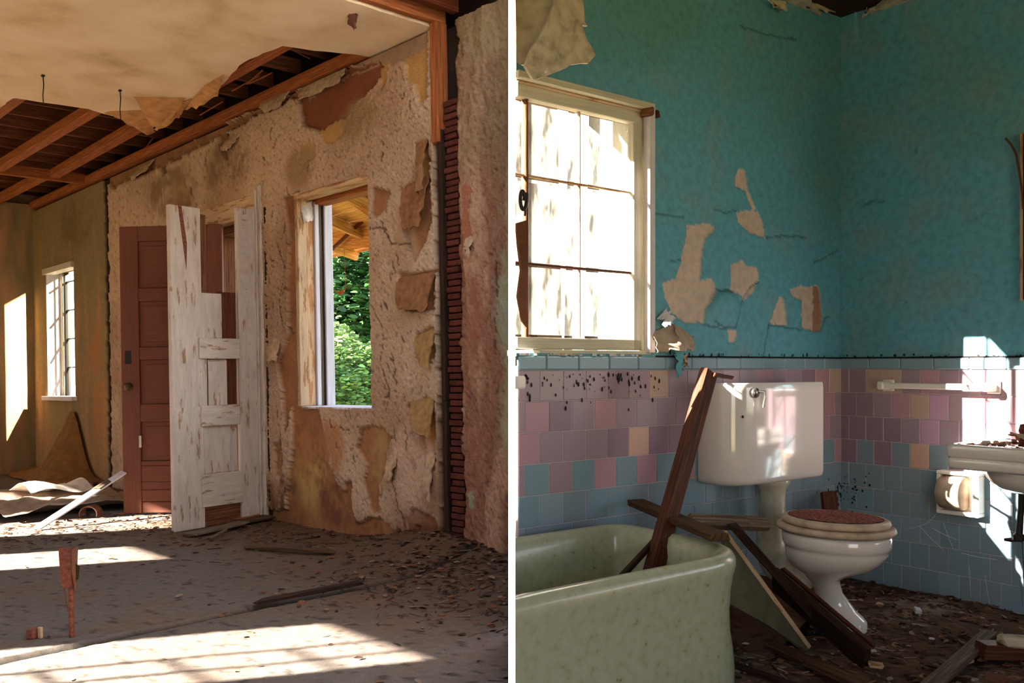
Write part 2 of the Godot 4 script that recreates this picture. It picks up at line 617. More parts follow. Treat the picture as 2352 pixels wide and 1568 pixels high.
func setup_materials() -> void:
	var grain := tex(256, fnl(0.12, 5, 4), [Color(0.78, 0.77, 0.76), Color(0.93, 0.93, 0.93), Color(1, 1, 1), Color(1, 1, 1)])
	var blot := tex(256, fnl(0.02, 8, 5), [Color(0.72, 0.7, 0.67), Color(0.86, 0.85, 0.83), Color(0.97, 0.96, 0.95), Color(1, 1, 1)])
	var fine := tex(256, fnl(0.25, 15, 3), [Color(0, 0, 0), Color(0.5, 0.5, 0.5), Color(1, 1, 1)])
	var spots := tex(512, fnl(0.09, 21, 5), [Color(0.3, 0.3, 0.2), Color(0.45, 0.45, 0.32), Color(0.82, 0.82, 0.74), Color(0.93, 0.93, 0.88), Color(0.97, 0.97, 0.94), Color(1, 1, 0.98), Color(1, 1, 1), Color(1, 1, 1), Color(1, 1, 1), Color(1, 1, 1)])
	var rust := tex(256, fnl(0.06, 33, 4), [Color(0.26, 0.12, 0.09), Color(0.4, 0.19, 0.13), Color(0.5, 0.26, 0.18), Color(0.52, 0.3, 0.2)])
	var w_pine := wood_tex(256, Color(0.55, 0.5, 0.45), Color(1, 1, 1), 41)
	var w_old := wood_tex(256, Color(0.4, 0.36, 0.32), Color(1, 1, 1), 52)
	var w_paint := wood_tex(256, Color(0.86, 0.84, 0.82), Color(1, 1, 1), 63)
	M.fine = fine
	var soft := tex(256, fnl(0.05, 17, 5), [Color(0.9, 0.9, 0.89), Color(0.95, 0.95, 0.95), Color(1, 1, 1), Color(1, 1, 1)])
	mat("mould_black", S(30, 26, 24), 0.95)
	for k in ["relief", "floor_relief", "teal_relief"]:
		var m := mat(k, Color.WHITE, 0.92, grain if k != "teal_relief" else soft, 0.35 if k != "teal_relief" else 0.6)
		m.vertex_color_use_as_albedo = true
		if k == "relief":
			m.heightmap_enabled = true
			m.heightmap_texture = grain
			m.heightmap_scale = 0.5
		if k == "teal_relief":
			m.roughness = 0.55
			m.heightmap_enabled = true
			m.heightmap_texture = soft
			m.heightmap_scale = 0.12
	mat("masonry", S(120, 92, 72), 0.95, blot, 0.8)
	mat("plain_dark", S(40, 26, 18), 0.95, blot, 0.8)
	mat("ceiling_board", S(240, 216, 184), 0.9, tex(512, fnl(0.012, 8, 5), [Color(0.82, 0.76, 0.66), Color(0.93, 0.9, 0.84), Color(0.98, 0.96, 0.93), Color(1, 1, 1)]), 3.4)
	mat("torn_paper", S(205, 150, 96), 0.9, blot, 0.5)
	wood("pine", S(198, 116, 64), w_pine)
	wood("porch", S(250, 196, 118), w_pine)
	wood("pine_dark", S(120, 58, 28), w_pine)
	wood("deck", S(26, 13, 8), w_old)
	wood("rafter", S(150, 92, 58), w_pine)
	wood("old_wood", S(112, 80, 56), w_old)
	wood("grey_wood", S(140, 122, 102), w_old)
	wood("dark_wood", S(70, 46, 34), w_old)
	wood("red_door", S(116, 70, 54), w_paint, 0.6)
	wood("white_door", Color.WHITE, worn_tex(512, S(190, 174, 160), S(150, 116, 88), 81, 0.40), 0.7).uv1_scale = Vector3(0.7, 1.4, 1)
	wood("stained_door", S(150, 96, 62), w_old, 0.7)
	wood("raw_panel", S(110, 62, 38), w_pine, 0.8)
	wood("casing", Color.WHITE, worn_tex(512, S(186, 156, 124), S(150, 108, 72), 83, 0.2), 0.75).uv1_scale = Vector3(0.7, 1.4, 1)
	wood("bare_stud", Color.WHITE, worn_tex(512, S(200, 164, 126), S(176, 124, 82), 87, 0.05), 0.75).uv1_scale = Vector3(0.7, 1.4, 1)
	wood("white_trim", S(222, 218, 224), w_paint, 0.6)
	wood("cream_trim", S(206, 200, 176), w_paint, 0.55)
	wood("beam_red", S(120, 70, 50), w_old, 0.6)
	mat("flake_plaster", S(196, 164, 132), 0.9, blot, 0.3)
	mat("flake_brown", S(148, 102, 66), 0.9, blot, 0.3)
	mat("flake_ochre", S(168, 128, 80), 0.9, blot, 0.3)
	mat("brick", S(88, 38, 28), 0.9, blot, 0.25)
	mat("brick_pale", S(102, 48, 36), 0.9, blot, 0.25)
	mat("mortar", S(96, 62, 48), 0.95, blot, 0.4)
	mat("carpet", S(140, 98, 52), 0.98, blot, 0.5)
	mat("tarp", S(150, 132, 118), 0.6, blot, 0.6)
	mat("white_plastic", S(222, 214, 208), 0.5, blot, 0.6)
	mat("bark", S(120, 78, 60), 0.9, blot, 0.3)
	mat("rust", Color.WHITE, 0.8, rust, 0.3).metallic_specular = 0.5
	mat("black_iron", S(34, 30, 28), 0.5)
	mat("brass", S(96, 80, 48), 0.4, blot, 0.1).metallic = 0.7
	var chip := mat("chip", Color.WHITE, 0.9)
	chip.vertex_color_use_as_albedo = true
	var leaf := mat("leaf", Color.WHITE, 0.6)
	leaf.vertex_color_use_as_albedo = true
	leaf.backlight_enabled = true
	leaf.backlight = Color(0.22, 0.27, 0.12)
	# bathroom
	mat("porcelain", S(226, 218, 212), 0.12).metallic_specular = 0.6
	M.porcelain.clearcoat_enabled = true
	M.porcelain.clearcoat = 0.5
	M.porcelain.clearcoat_roughness = 0.05
	mat("old_porcelain", S(212, 206, 188), 0.2, blot, 0.5).metallic_specular = 0.6
	mat("tub_enamel", S(180, 182, 156), 0.22, tex(512, fnl(0.05, 23, 5), [Color(0.55, 0.53, 0.42), Color(0.9, 0.9, 0.84), Color(0.95, 0.95, 0.92), Color(0.97, 0.97, 0.95), Color(0.98, 0.98, 0.97), Color(1, 1, 1), Color(1, 1, 1), Color(1, 1, 1)]), 1.1).metallic_specular = 0.55
	mat("seat_paint", S(214, 190, 168), 0.45, blot, 0.4)
	mat("lid_rust", Color.WHITE, 0.85, tex(256, fnl(0.05, 44, 4), [Color(0.2, 0.1, 0.08), Color(0.46, 0.22, 0.19), Color(0.6, 0.34, 0.3), Color(0.74, 0.54, 0.48)]), 0.22)
	mat("grout", S(184, 174, 176), 0.9)
	mat("cap_tile", S(126, 154, 168), 0.25)
	var tint := {"mauve": S(160, 136, 148), "mauve_dark": S(148, 122, 136), "mauve_grey": S(164, 142, 150), "rose": S(180, 140, 152), "lilac": S(188, 150, 174), "blue": S(126, 150, 162), "blue_grey": S(130, 146, 158), "blue_pale": S(138, 158, 170), "peach": S(206, 168, 150), "sand": S(186, 160, 144)}
	for k in tint:
		mat("tile_" + k, tint[k], 0.24)
	mat("chrome", S(150, 146, 140), 0.25).metallic = 0.9
	mat("paper_back", S(186, 166, 146), 0.9, blot, 0.3)
	mat("teal_flake", S(90, 160, 168), 0.6)
	mat("ceiling_dark", S(58, 38, 30), 0.95, blot, 0.6)
	mat("hung_plaster", S(206, 192, 170), 0.9, blot, 0.35)
	mat("white_wall", S(250, 250, 250), 0.9)
	mat("soap_dish", S(232, 224, 214), 0.2)
	mat("plywood", S(92, 88, 66), 0.7, blot, 0.5)
	var pane := StandardMaterial3D.new()
	pane.resource_name = "dusty_pane"
	pane.transparency = BaseMaterial3D.TRANSPARENCY_ALPHA
	pane.albedo_color = Color(0.93, 0.93, 0.9, 1.0)
	pane.roughness = 0.4
	pane.backlight_enabled = true
	pane.backlight = Color(1, 1, 0.96)
	var dust := Image.create(256, 256, false, Image.FORMAT_RGBA8)
	var d1 := fnl(0.012, 90, 4)
	var d2 := fnl(0.15, 91, 3)
	for y in 256:
		for x in 256:
			var v := 0.20 + 0.36 * d1.get_noise_2d(x * 2.2, y * 0.6) + 0.07 * d2.get_noise_2d(x, y * 0.25)
			var g := clampf(1.1 - 0.9 * maxf(v - 0.2, 0.0), 0.45, 1.0)
			dust.set_pixel(x, y, Color(g, g, g, clampf(v, 0.04, 0.75)))
	pane.albedo_texture = ImageTexture.create_from_image(dust)
	pane.uv1_triplanar = true
	pane.uv1_scale = Vector3.ONE / 0.55
	M.pane = pane
	var clear := StandardMaterial3D.new()
	clear.resource_name = "clear_pane"
	clear.transparency = BaseMaterial3D.TRANSPARENCY_ALPHA
	clear.albedo_color = Color(1, 1, 1, 0.08)
	clear.roughness = 0.05
	M.clear_pane = clear

# ---------------------------------------------------------------- the partition between the rooms
func build_partition() -> void:
	var o := structure("wall_partition", "thin white partition between the two rooms, seen end-on as a white upright strip", "wall", OUT, Vector3(0, -0.2, -1.0))
	mb()
	obox(Vector3(0, 1.4, -2.08), Vector3(2.16, 3.2, 0.00762), Basis(Vector3.BACK, Vector3.UP, Vector3.RIGHT), 0.0003)
	put("front_board", M.white_wall, o)
	mb()
	obox(Vector3(0, 1.4, -4.28), Vector3(1.26, 3.2, 0.022), Basis(Vector3.BACK, Vector3.UP, Vector3.RIGHT), 0.0003)
	put("rear_board", M.white_wall, o)

# ---------------------------------------------------------------- parlour: floor, walls, ceiling, roof
func parlour_floor_colour() -> void:
	var dust := S(100, 90, 82).srgb_to_linear()
	var earth := S(94, 64, 42).srgb_to_linear()
	var rusty := S(112, 80, 60).srgb_to_linear()
	for j in gy:
		for i in gx:
			var k := i + j * gx
			var p := g0 + Vector2(i, j) * gs
			var n := noise_c.get_noise_2d(p.x * 40.0, p.y * 40.0)
			var f := noise_b.get_noise_2d(p.x * 260.0, p.y * 260.0)
			var near_wall := smoothstep(1.5, 0.1, p.y + 0.6 * n) if p.x < 1.6 else smoothstep(0.5, 0.0, p.y)
			var c := dust.lerp(earth, clampf(near_wall * 0.9 + 0.35 * n, 0.0, 1.0))
			c = c.lerp(rusty, clampf((noise_a.get_noise_2d(p.x * 90.0, p.y * 50.0) - 0.2) * 1.2, 0.0, 0.4))
			var spot := noise_a.get_noise_2d(p.x * 330.0 + 31.0, p.y * 700.0)
			if spot > 0.42:
				c = c * 0.45
			c = c * (1.0 + 0.22 * f)
			gc[k] = Color(c.r, c.g, c.b)
			# litter heaps along the foot of the wall, thickest in the near corner
			var heap := smoothstep(0.55, 0.0, p.y) * smoothstep(0.4, -1.4, p.x) * 0.17 * (0.6 + 0.8 * maxf(n, -0.3))
			gh[k] = 0.003 * f + 0.006 * n + heap
			if absf(p.x + 1.13 + 0.012 * n) < 0.022:
				gh[k] -= 0.02
				gc[k] = Color(0.035, 0.025, 0.018)
			elif p.x < -1.13:
				gh[k] -= 0.004

func build_parlour_shell() -> void:
	var near_hole := Rect2(-0.21, 0.80, 0.85, 1.42)
	var door_hole := Rect2(1.17, -0.1, 0.78, 2.40)
	var far_hole := Rect2(5.0, 0.84, 0.87, 1.36)
	var fl := structure("floor_parlour", "dusty littered floor of the parlour with leaves and sunlit window patches", "floor", PARLOUR)
	grid_start(Vector2(-3.1, -0.1), Vector2(1.6, 3.1), 0.017)
	parlour_floor_colour()
	own(grid_mesh(Vector3.BACK, Vector3.RIGHT, Vector3.UP, Vector3.ZERO), "dusty_floor", M.floor_relief, fl)
	grid_start(Vector2(1.583, -0.3), Vector2(6.4, 3.1), 0.04)
	parlour_floor_colour()
	own(grid_mesh(Vector3.BACK, Vector3.RIGHT, Vector3.UP, Vector3.ZERO), "dusty_floor", M.floor_relief, fl)
	mb()
	abox(Vector3(-0.1, -0.3, -3.1), Vector3(5.6, -0.06, 6.4))
	abox(Vector3(3.0, -0.3, -3.1), Vector3(5.6, -0.01, 6.4))
	put("slab", M.masonry, fl)

	# ---- the long wall
	var wl := structure("wall_side", "long parlour wall of crumbling stucco with torn brown patches, a window and a doorway", "wall", PARLOUR)
	wall_body(wl, M.masonry, -1.55, 6.5, -0.3, 2.92, -0.24, -0.06, [near_hole, door_hole, Rect2(3.75, 0.84, 2.12, 1.36)])
	mb()
	abox(Vector3(-0.24, 2.90, -1.55), Vector3(-0.13, 3.21, 6.5))
	put("wall_head", M.plain_dark, wl)
	var step_sizes := [0.0115, 0.024]
	var from_to := [Vector2(-1.56, 1.62), Vector2(1.60, 6.45)]
	for part in 2:
		grid_start(Vector2(from_to[part].x, -0.05), Vector2(from_to[part].y, 2.925), step_sizes[part])
		var stucco := S(192, 160, 132).srgb_to_linear()
		var stain := S(150, 112, 82).srgb_to_linear()
		var pink := S(142, 98, 74).srgb_to_linear()
		var pale := S(178, 136, 108).srgb_to_linear()
		var moss := S(128, 106, 74).srgb_to_linear()
		var olive := S(138, 118, 82).srgb_to_linear()
		var tan := S(168, 126, 84).srgb_to_linear()
		for j in gy:
			for i in gx:
				var k := i + j * gx
				var p := g0 + Vector2(i, j) * gs
				var n := noise_c.get_noise_2d(p.x * 30.0, p.y * 30.0)
				var f := noise_b.get_noise_2d(p.x * 420.0, p.y * 420.0)
				var v := noise_a.get_noise_2d(p.x * 220.0, p.y * 40.0)
				var c: Color
				var h := 0.0
				if p.x < -1.03:
					c = pink.lerp(pale, clampf(0.35 + v * 2.6 + 0.5 * noise_b.get_noise_2d(p.x * 260.0, p.y * 70.0), 0.0, 1.0))
					if noise_b.get_noise_2d(p.x * 300.0 + 40.0, p.y * 200.0) > 0.4:
						c = c * 0.62
						h = -0.006
					c = c.lerp(moss, clampf((p.y - 1.9) * 0.8 + n * 1.2, 0.0, 0.8))
					h += 0.016 * v + 0.006 * f + 0.010 + 0.012 * noise_b.get_noise_2d(p.x * 110.0, p.y * 60.0)
				elif p.x > 4.12:
					c = olive.lerp(tan, clampf(0.35 + v * 1.3 - 0.5 * (p.y - 1.2), 0.0, 1.0))
					c = c * (1.0 + 0.15 * n)
					h = 0.004 * v
				else:
					c = stucco.lerp(stain, clampf(0.15 + 1.2 * n, 0.0, 0.8))
					h = 0.020 + 0.006 * f + 0.008 * noise_a.get_noise_2d(p.x * 150.0, p.y * 150.0)
					if noise_b.get_noise_2d(p.x * 230.0 + 40.0, p.y * 300.0) > 0.48:
						c = c * 0.6
						h -= 0.006
				c = c * (1.0 + 0.22 * f)
				gc[k] = Color(c.r, c.g, c.b)
				gh[k] = h
		var brown := S(152, 102, 66)
		var ochre := S(176, 132, 78)
		var umber := S(126, 72, 46)
		var grey := S(150, 120, 94)
		# round and below the window, stucco fallen off in tongues
		carve(pts("0.745,0.793 0.399,0.798 0.326,0.644 0.295,0.476 0.208,0.342 0.121,0.271 0.075,0.335 0.027,0.35 0.019,0.139 -0.013,0.096 -0.078,0.095 -0.145,0.139 -0.244,0.133 -0.28,0.142 -0.387,0.088 -0.617,0.096 -0.651,0.155 -0.558,0.183 -0.601,0.237 -0.797,0.206 -0.81,-0.011 1.132,-0.032 1.128,0.067 0.839,0.094 0.785,0.302 0.736,0.542"), -0.004, brown, 0.02, 0.35)
		carve(pts("-0.093,0.671 -0.208,0.701 -0.341,0.679 -0.404,0.629 -0.35,0.537 -0.324,0.406 -0.264,0.349 -0.272,0.167 -0.2,0.16 -0.148,0.235 -0.105,0.338 -0.133,0.473 -0.042,0.548 -0.067,0.603"), -0.004, brown, 0.015, 0.35)
		carve(pts("0.989,0.531 0.881,0.566 0.856,0.417 0.903,0.278 0.979,0.318"), -0.004, brown, 0.015)
		carve(pts("0.792,2.225 0.592,2.239 0.632,0.795 0.745,0.793 0.821,0.598 0.867,0.957 0.92,1.109 0.829,1.196 0.75,1.283 0.754,1.669 0.726,1.963"), -0.006, brown, 0.014, 0.35)
		# under the ceiling: old plaster band and the big smooth brown scar
		carve(pts("0.567,2.964 -0.805,2.985 -0.799,2.778 -0.701,2.817 -0.62,2.801 -0.367,2.841 -0.001,2.934 0.514,2.893"), 0.002, grey, 0.01, 0.2)
		carve(pts("0.581,2.894 0.513,2.922 -0.001,2.913 -0.323,2.87 -0.375,2.833 -0.32,2.748 -0.228,2.704 -0.065,2.675 0.009,2.61 0.158,2.573 0.312,2.576 0.522,2.663 0.562,2.788"), -0.012, umber, 0.012, 0.15)
		carve(pts("0.514,2.893 0.198,2.888 -0.323,2.865 -0.278,2.85 0.001,2.867 0.302,2.857 0.489,2.829"), -0.006, grey, 0.012, 0.25)
		carve(pts("0.337,2.596 0.058,2.626 -0.005,2.613 0.012,2.529 0.162,2.477 0.288,2.501"), 0.004, ochre, 0.015)
		carve(pts("-0.579,2.811 -0.762,2.837 -0.8,2.803 -0.792,2.548 -0.713,2.541 -0.676,2.649 -0.616,2.676"), -0.004, ochre, 0.015)
		carve(pts("-0.335,2.823 -0.432,2.849 -0.42,2.737 -0.362,2.699"), 0.0, ochre, 0.01)
		carve(pts("0.582,2.529 0.392,2.536 0.38,2.428 0.531,2.403 0.613,2.447"), 0.008, S(178, 140, 90), 0.02)
		carve(pts("-0.255,2.132 -0.438,2.077 -0.404,1.98 -0.294,1.943 -0.24,1.964"), -0.004, brown, 0.012)
		carve(pts("-0.535,2.075 -0.798,2.119 -0.822,1.871 -0.739,1.735 -0.665,1.644 -0.604,1.65 -0.568,1.805 -0.551,1.908"), -0.008, brown, 0.014, 0.35)
		carve(pts("-0.49,1.59 -0.832,1.578 -0.825,1.348 -0.554,1.373 -0.515,1.431"), -0.006, brown, 0.014, 0.35)
		carve(pts("-0.652,1.235 -0.822,1.264 -0.817,1.082 -0.668,1.085"), -0.006, ochre, 0.01)
		carve(pts("-0.557,0.811 -0.74,0.87 -0.809,0.851 -0.798,0.474 -0.727,0.445 -0.692,0.578 -0.669,0.738"), -0.006, S(180, 120, 60), 0.012, 0.35)
		carve(pts("-0.686,2.311 -0.793,2.32 -0.804,2.044 -0.738,2.08 -0.702,2.185"), -0.008, S(150, 104, 56), 0.008)
		carve(pts("1.74,2.844 1.551,2.825 1.607,2.634 1.695,2.709"), -0.01, S(120, 84, 56), 0.01)
		carve(pts("2.838,2.843 2.679,2.858 2.685,2.706 2.78,2.737"), -0.01, S(110, 74, 48), 0.01)
		carve(pts("4.111,2.948 2.39,2.911 1.631,2.911 0.569,2.92 0.57,2.871 1.101,2.87 1.634,2.842 2.394,2.805 3.899,2.79"), -0.008, S(140, 98, 66), 0.02, 0.35)
		carve(pts("2.632,2.74 2.397,2.735 2.21,2.388 2.593,2.444"), 0.004, S(170, 132, 98), 0.008, 0.15)
		# the near stretch beyond the brick strip: grey green remains of paint
		stain(Vector2(-1.42, 1.45), Vector2(0.16, 0.55), S(150, 146, 118), 1.0)
		stain(Vector2(-1.46, 0.75), Vector2(0.17, 0.42), S(160, 150, 112), 1.0)
		stain(Vector2(-1.2, 2.75), Vector2(0.35, 0.2), S(142, 118, 84), 1.0)
		stain(Vector2(-1.15, 1.0), Vector2(0.12, 0.9), S(150, 100, 78), 0.8)
		carve(pts("-1.057,2.004 -1.135,2.003 -1.136,1.689 -1.076,1.696"), 0.012, S(164, 104, 76), 0.03, 0.2)
		carve(pts("-1.065,0.362 -1.115,0.377 -1.105,0.272 -1.076,0.269"), 0.012, S(150, 146, 118), 0.01, 0.2)
		# cracks, the slot by the far room and the recess of the post and the brick strip
		# soft stains over the bare plaster and the stucco
		for q in [[0.48, 0.33, 0.34, 0.30, S(184, 144, 84)], [0.25, 0.2, 0.3, 0.22, S(120, 72, 50)], [0.62, 0.62, 0.16, 0.3, S(176, 118, 74)], [0.25, 0.55, 0.2, 0.25, S(172, 122, 84)], [-0.5, 0.1, 0.6, 0.14, S(118, 74, 46)], [-0.25, 0.5, 0.14, 0.3, S(170, 132, 84)], [0.9, 0.2, 0.3, 0.2, S(120, 82, 52)], [-0.1, 2.55, 0.3, 0.2, S(150, 118, 84)], [1.6, 2.6, 0.5, 0.25, S(134, 104, 78)], [2.6, 2.55, 0.7, 0.3, S(140, 108, 80)], [0.55, 2.4, 0.25, 0.2, S(160, 126, 92)], [-0.5, 1.7, 0.2, 0.7, S(176, 142, 112)], [-0.6, 0.5, 0.25, 0.4, S(196, 160, 134)], [0.95, 0.55, 0.12, 0.5, S(190, 150, 116)], [3.0, 1.2, 0.8, 1.1, S(196, 156, 110)], [4.9, 2.6, 0.6, 0.4, S(122, 102, 64)], [5.6, 0.5, 0.6, 0.5, S(150, 130, 80)], [4.4, 1.0, 0.25, 0.9, S(170, 116, 72)]]:
			stain(Vector2(q[0], q[1]), Vector2(q[2], q[3]), q[4], 1.0)
		# short curled cracks all over the stucco
		var lump := RandomNumberGenerator.new()
		lump.seed = 91
		for k in 120:
			var p := Vector2(lump.randf_range(-0.8, 1.1), lump.randf_range(0.25, 2.75)) if k < 85 else Vector2(lump.randf_range(1.2, 4.0), lump.randf_range(1.0, 2.8))
			var d := Vector2(lump.randfn(0.0, 0.5), -1.0).normalized() * lump.randf_range(0.03, 0.08)
			var bend := Vector2(-d.y, d.x) * lump.randf_range(-0.5, 0.5)
			var ci := clampi(int((p.x - g0.x) / gs), 0, gx - 1) + clampi(int((p.y - g0.y) / gs), 0, gy - 1) * gx
			if gh[ci] > 0.008:
				crack(PackedVector2Array([p, p + d * 0.5 + bend * 0.6, p + d]), 0.0058, 0.008, S(84, 54, 36))
		crack(pts("-0.224,1.887 -0.336,1.885 -0.441,1.769 -0.587,1.752"), 0.005, 0.006, S(70, 44, 28))
		crack(pts("-0.232,1.425 -0.338,1.262 -0.31,1.081 -0.391,0.899 -0.343,0.743"), 0.004, 0.006, S(80, 50, 32))
		crack(pts("0.891,1.923 0.781,1.731 0.877,1.499 0.795,1.315"), 0.005, 0.006, S(70, 44, 28))
		crack(pts("0.273,0.688 0.074,0.666 -0.07,0.684"), 0.004, 0.005, S(70, 44, 28))
		crack(pts("0.931,0.806 0.879,0.596 0.916,0.413"), 0.005, 0.006, S(70, 44, 28))
		crack(pts("-0.397,0.385 -0.435,0.26 -0.495,0.164"), 0.004, 0.005, S(70, 44, 28))
		crack(pts("-1.321,1.577 -1.324,1.351 -1.294,1.127"), 0.004, 0.006, S(60, 40, 30))
		for j in gy:
			for i in gx:
				var k := i + j * gx
				var p := g0 + Vector2(i, j) * gs
				if p.x > 4.00 + 0.02 * noise_a.get_noise_2d(p.y * 300.0, 0.0) and p.x < 4.14 + 0.02 * noise_a.get_noise_2d(p.y * 300.0, 9.0):
					gh[k] = -0.02
					gc[k] = Color(0.02, 0.008, 0.006)
				if p.x > -1.035 + 0.014 * noise_a.get_noise_2d(p.y * 200.0, 0.0) and p.x < -0.842 + 0.02 * noise_a.get_noise_2d(p.y * 200.0, 9.0):
					gh[k] = -0.055
					gc[k] = Color(0.03, 0.018, 0.012)
		own(grid_mesh(Vector3.BACK, Vector3.UP, Vector3.RIGHT, Vector3.ZERO, [near_hole, door_hole, far_hole]), "stucco", M.relief, wl)
	# torn flaps that stand away from the wall
	for f in [
		[Vector3(0, 2.082, -0.535), Vector3(0, 2.12, -0.79), Vector3(0, 1.829, -0.581), Vector3(0, 1.829, -0.77), 0.05, "flake_brown"],
		[Vector3(0, 1.562, -0.464), Vector3(0, 1.574, -0.832), Vector3(0, 1.374, -0.534), Vector3(0, 1.346, -0.825), 0.06, "flake_brown"],
		[Vector3(0, 1.218, -0.644), Vector3(0, 1.259, -0.822), Vector3(0, 1.092, -0.68), Vector3(0, 1.033, -0.815), 0.05, "flake_ochre"],
		[Vector3(0, 0.849, -0.579), Vector3(0, 0.875, -0.81), Vector3(0, 0.689, -0.695), Vector3(0, 0.644, -0.803), 0.06, "flake_ochre"],
		[Vector3(0, 2.31, -0.694), Vector3(0, 2.322, -0.785), Vector3(0, 2.004, -0.748), Vector3(0, 2.02, -0.803), 0.07, "flake_brown"],
		[Vector3(0, 1.278, 0.999), Vector3(0, 1.287, 0.855), Vector3(0, 1.105, 1.017), Vector3(0, 1.113, 0.849), 0.05, "flake_plaster"],
		[Vector3(0, 0.555, -0.73), Vector3(0, 0.571, -0.801), Vector3(0, 0.36, -0.744), Vector3(0, 0.291, -0.796), 0.04, "flake_plaster"],
		[Vector3(0, 2.92, 0.569), Vector3(0, 2.921, -0.001), Vector3(0, 2.83, 0.517), Vector3(0, 2.838, 0.05), 0.03, "flake_plaster"],
		[Vector3(0, 0.591, -0.403), Vector3(0, 0.62, -0.489), Vector3(0, 0.381, -0.345), Vector3(0, 0.387, -0.427), 0.03, "flake_plaster"],
		[Vector3(0, 2.771, 1.672), Vector3(0, 2.806, 1.362), Vector3(0, 2.699, 1.639), Vector3(0, 2.698, 1.466), 0.04, "flake_plaster"],
		[Vector3(0, 2.953, 1.098), Vector3(0, 2.947, 0.68), Vector3(0, 2.844, 0.979), Vector3(0, 2.828, 0.742), 0.05, "flake_plaster"],
		[Vector3(0, 2.841, 3.481), Vector3(0, 2.878, 2.953), Vector3(0, 2.766, 3.336), Vector3(0, 2.786, 3.003), 0.05, "flake_plaster"],
		[Vector3(0, 1.723, -1.084), Vector3(0, 1.734, -1.148), Vector3(0, 1.645, -1.117), Vector3(0, 1.617, -1.159), 0.03, "flake_plaster"],
	]:
		mb()
		flap(f[0] + Vector3(0.012, 0, 0), f[1] + Vector3(0.012, 0, 0), f[2] + Vector3(0.012, 0, 0), f[3] + Vector3(0.012, 0, 0), Vector3.RIGHT, f[4], 0.6, 0.008)
		put("peeling_flap", M[f[5]], wl)
	# bricks of the old chimney strip
	var y := 0.02
	var row := 0
	while y < 2.5:
		mb()
		var z := -0.968 + rng.randf_range(-0.004, 0.004)
		obox(Vector3(-0.035 + rng.randf_range(-0.006, 0.006), y + 0.017, z), Vector3(0.10 + 0.02 * (row % 2), 0.030, 0.06), Basis(Vector3.BACK, Vector3.UP, Vector3.LEFT), 0.004)
		put("brick", M.brick if rng.randf() < 0.75 else M.brick_pale, wl)
		y += 0.0365
		row += 1

	# ---- the wall at the far end, the opposite wall with its windows (both sides of the sunlight), the ceiling
	var we := structure("wall_end", "far end wall of the parlour, olive plaster with a bright slanting sun patch", "wall", PARLOUR)
	grid_start(Vector2(-0.1, -0.05), Vector2(1.0, 3.0), 0.022)
	for j in gy:
		for i in gx:
			var p := g0 + Vector2(i, j) * gs
			var v := noise_a.get_noise_2d(p.x * 300.0, p.y * 60.0)
			var c := S(140, 122, 84).srgb_to_linear().lerp(S(180, 132, 92).srgb_to_linear(), clampf(0.2 + (p.x - 0.1) * 1.5 + v, 0.0, 1.0))
			gc[i + j * gx] = Color(c.r, c.g, c.b)
			gh[i + j * gx] = 0.008 * v
	own(grid_mesh(Vector3.RIGHT, Vector3.UP, Vector3.FORWARD, Vector3(0, 0, 6.3)), "plaster", M.relief, we)
	mb()
	abox(Vector3(-0.3, -0.3, 6.33), Vector3(5.7, 3.1, 6.5))
	put("masonry", M.masonry, we)
	var wo := structure("wall_opposite", "parlour wall opposite the doorway, out of the picture, with the windows that let in the sun", "wall", PARLOUR)
	wall_body(wo, M.masonry, -0.6, 6.5, -0.3, 2.93, 5.5, 5.64, [Rect2(0.17, 0.8, 0.76, 1.58), Rect2(2.72, 0.75, 0.62, 1.70), Rect2(4.05, 0.1, 0.80, 2.75), Rect2(5.58, 0.3, 0.6, 2.5)])
	mb()
	for z in [0.355, 0.54]:
		abox(Vector3(5.56, 0.8, z - 0.009), Vector3(5.58, 2.38, z + 0.009), 0.001)
	for k in 8:
		abox(Vector3(5.56, 0.8 + 0.2 * k - 0.008, 0.17), Vector3(5.58, 0.8 + 0.2 * k + 0.008, 0.54), 0.001)
	put("window_bars", M.black_iron, wo)
	var ce := structure("ceiling_parlour", "stained plasterboard ceiling of the parlour torn open in a jagged hole", "ceiling", PARLOUR)
	var outline := PackedVector2Array([Vector2(-0.84, -0.02), Vector2(-0.84, 3.1), Vector2(0.5, 5.5), Vector2(6.3, 5.6), Vector2(6.3, 1.36), Vector2(2.02, 1.36)])
	var torn := pts("2.003,1.346 1.948,0.896 2.003,0.757 2.031,0.558 2.125,0.351 1.562,0.432 1.384,0.384 1.249,0.351 0.792,0.431 0.511,0.498 0.344,0.525 0.131,0.51 -0.046,0.481 -0.099,0.309 -0.196,0.092")
	outline.append_array(torn)
	outline.append(Vector2(-0.22, -0.02))
	mb()
	prism(jagged(outline, 0.06, 0.012), Vector3(0, 2.93, 0), Vector3.BACK, Vector3.RIGHT, Vector3(0, 0.022, 0))
	put("plasterboard", M.ceiling_board, ce)
	for f in [
		[Vector3(0.78, 2.93, 1.937), Vector3(0.575, 2.93, 1.709), Vector3(0.554, 2.93, 2.042), Vector3(0.341, 2.93, 2.116), 0.05],
		[Vector3(0.761, 2.93, 1.461), Vector3(0.487, 2.93, 1.258), Vector3(0.526, 2.93, 1.753), Vector3(0.444, 2.93, 1.571), 0.08],
		[Vector3(0.508, 2.93, 0.915), Vector3(0.511, 2.93, 0.631), Vector3(0.408, 2.93, 1.472), Vector3(0.402, 2.93, 0.947), 0.04],
		[Vector3(0.487, 2.93, 1.47), Vector3(0.45, 2.93, 1.239), Vector3(0.385, 2.93, 2.042), Vector3(0.353, 2.93, 1.668), 0.04],
	]:
		mb()
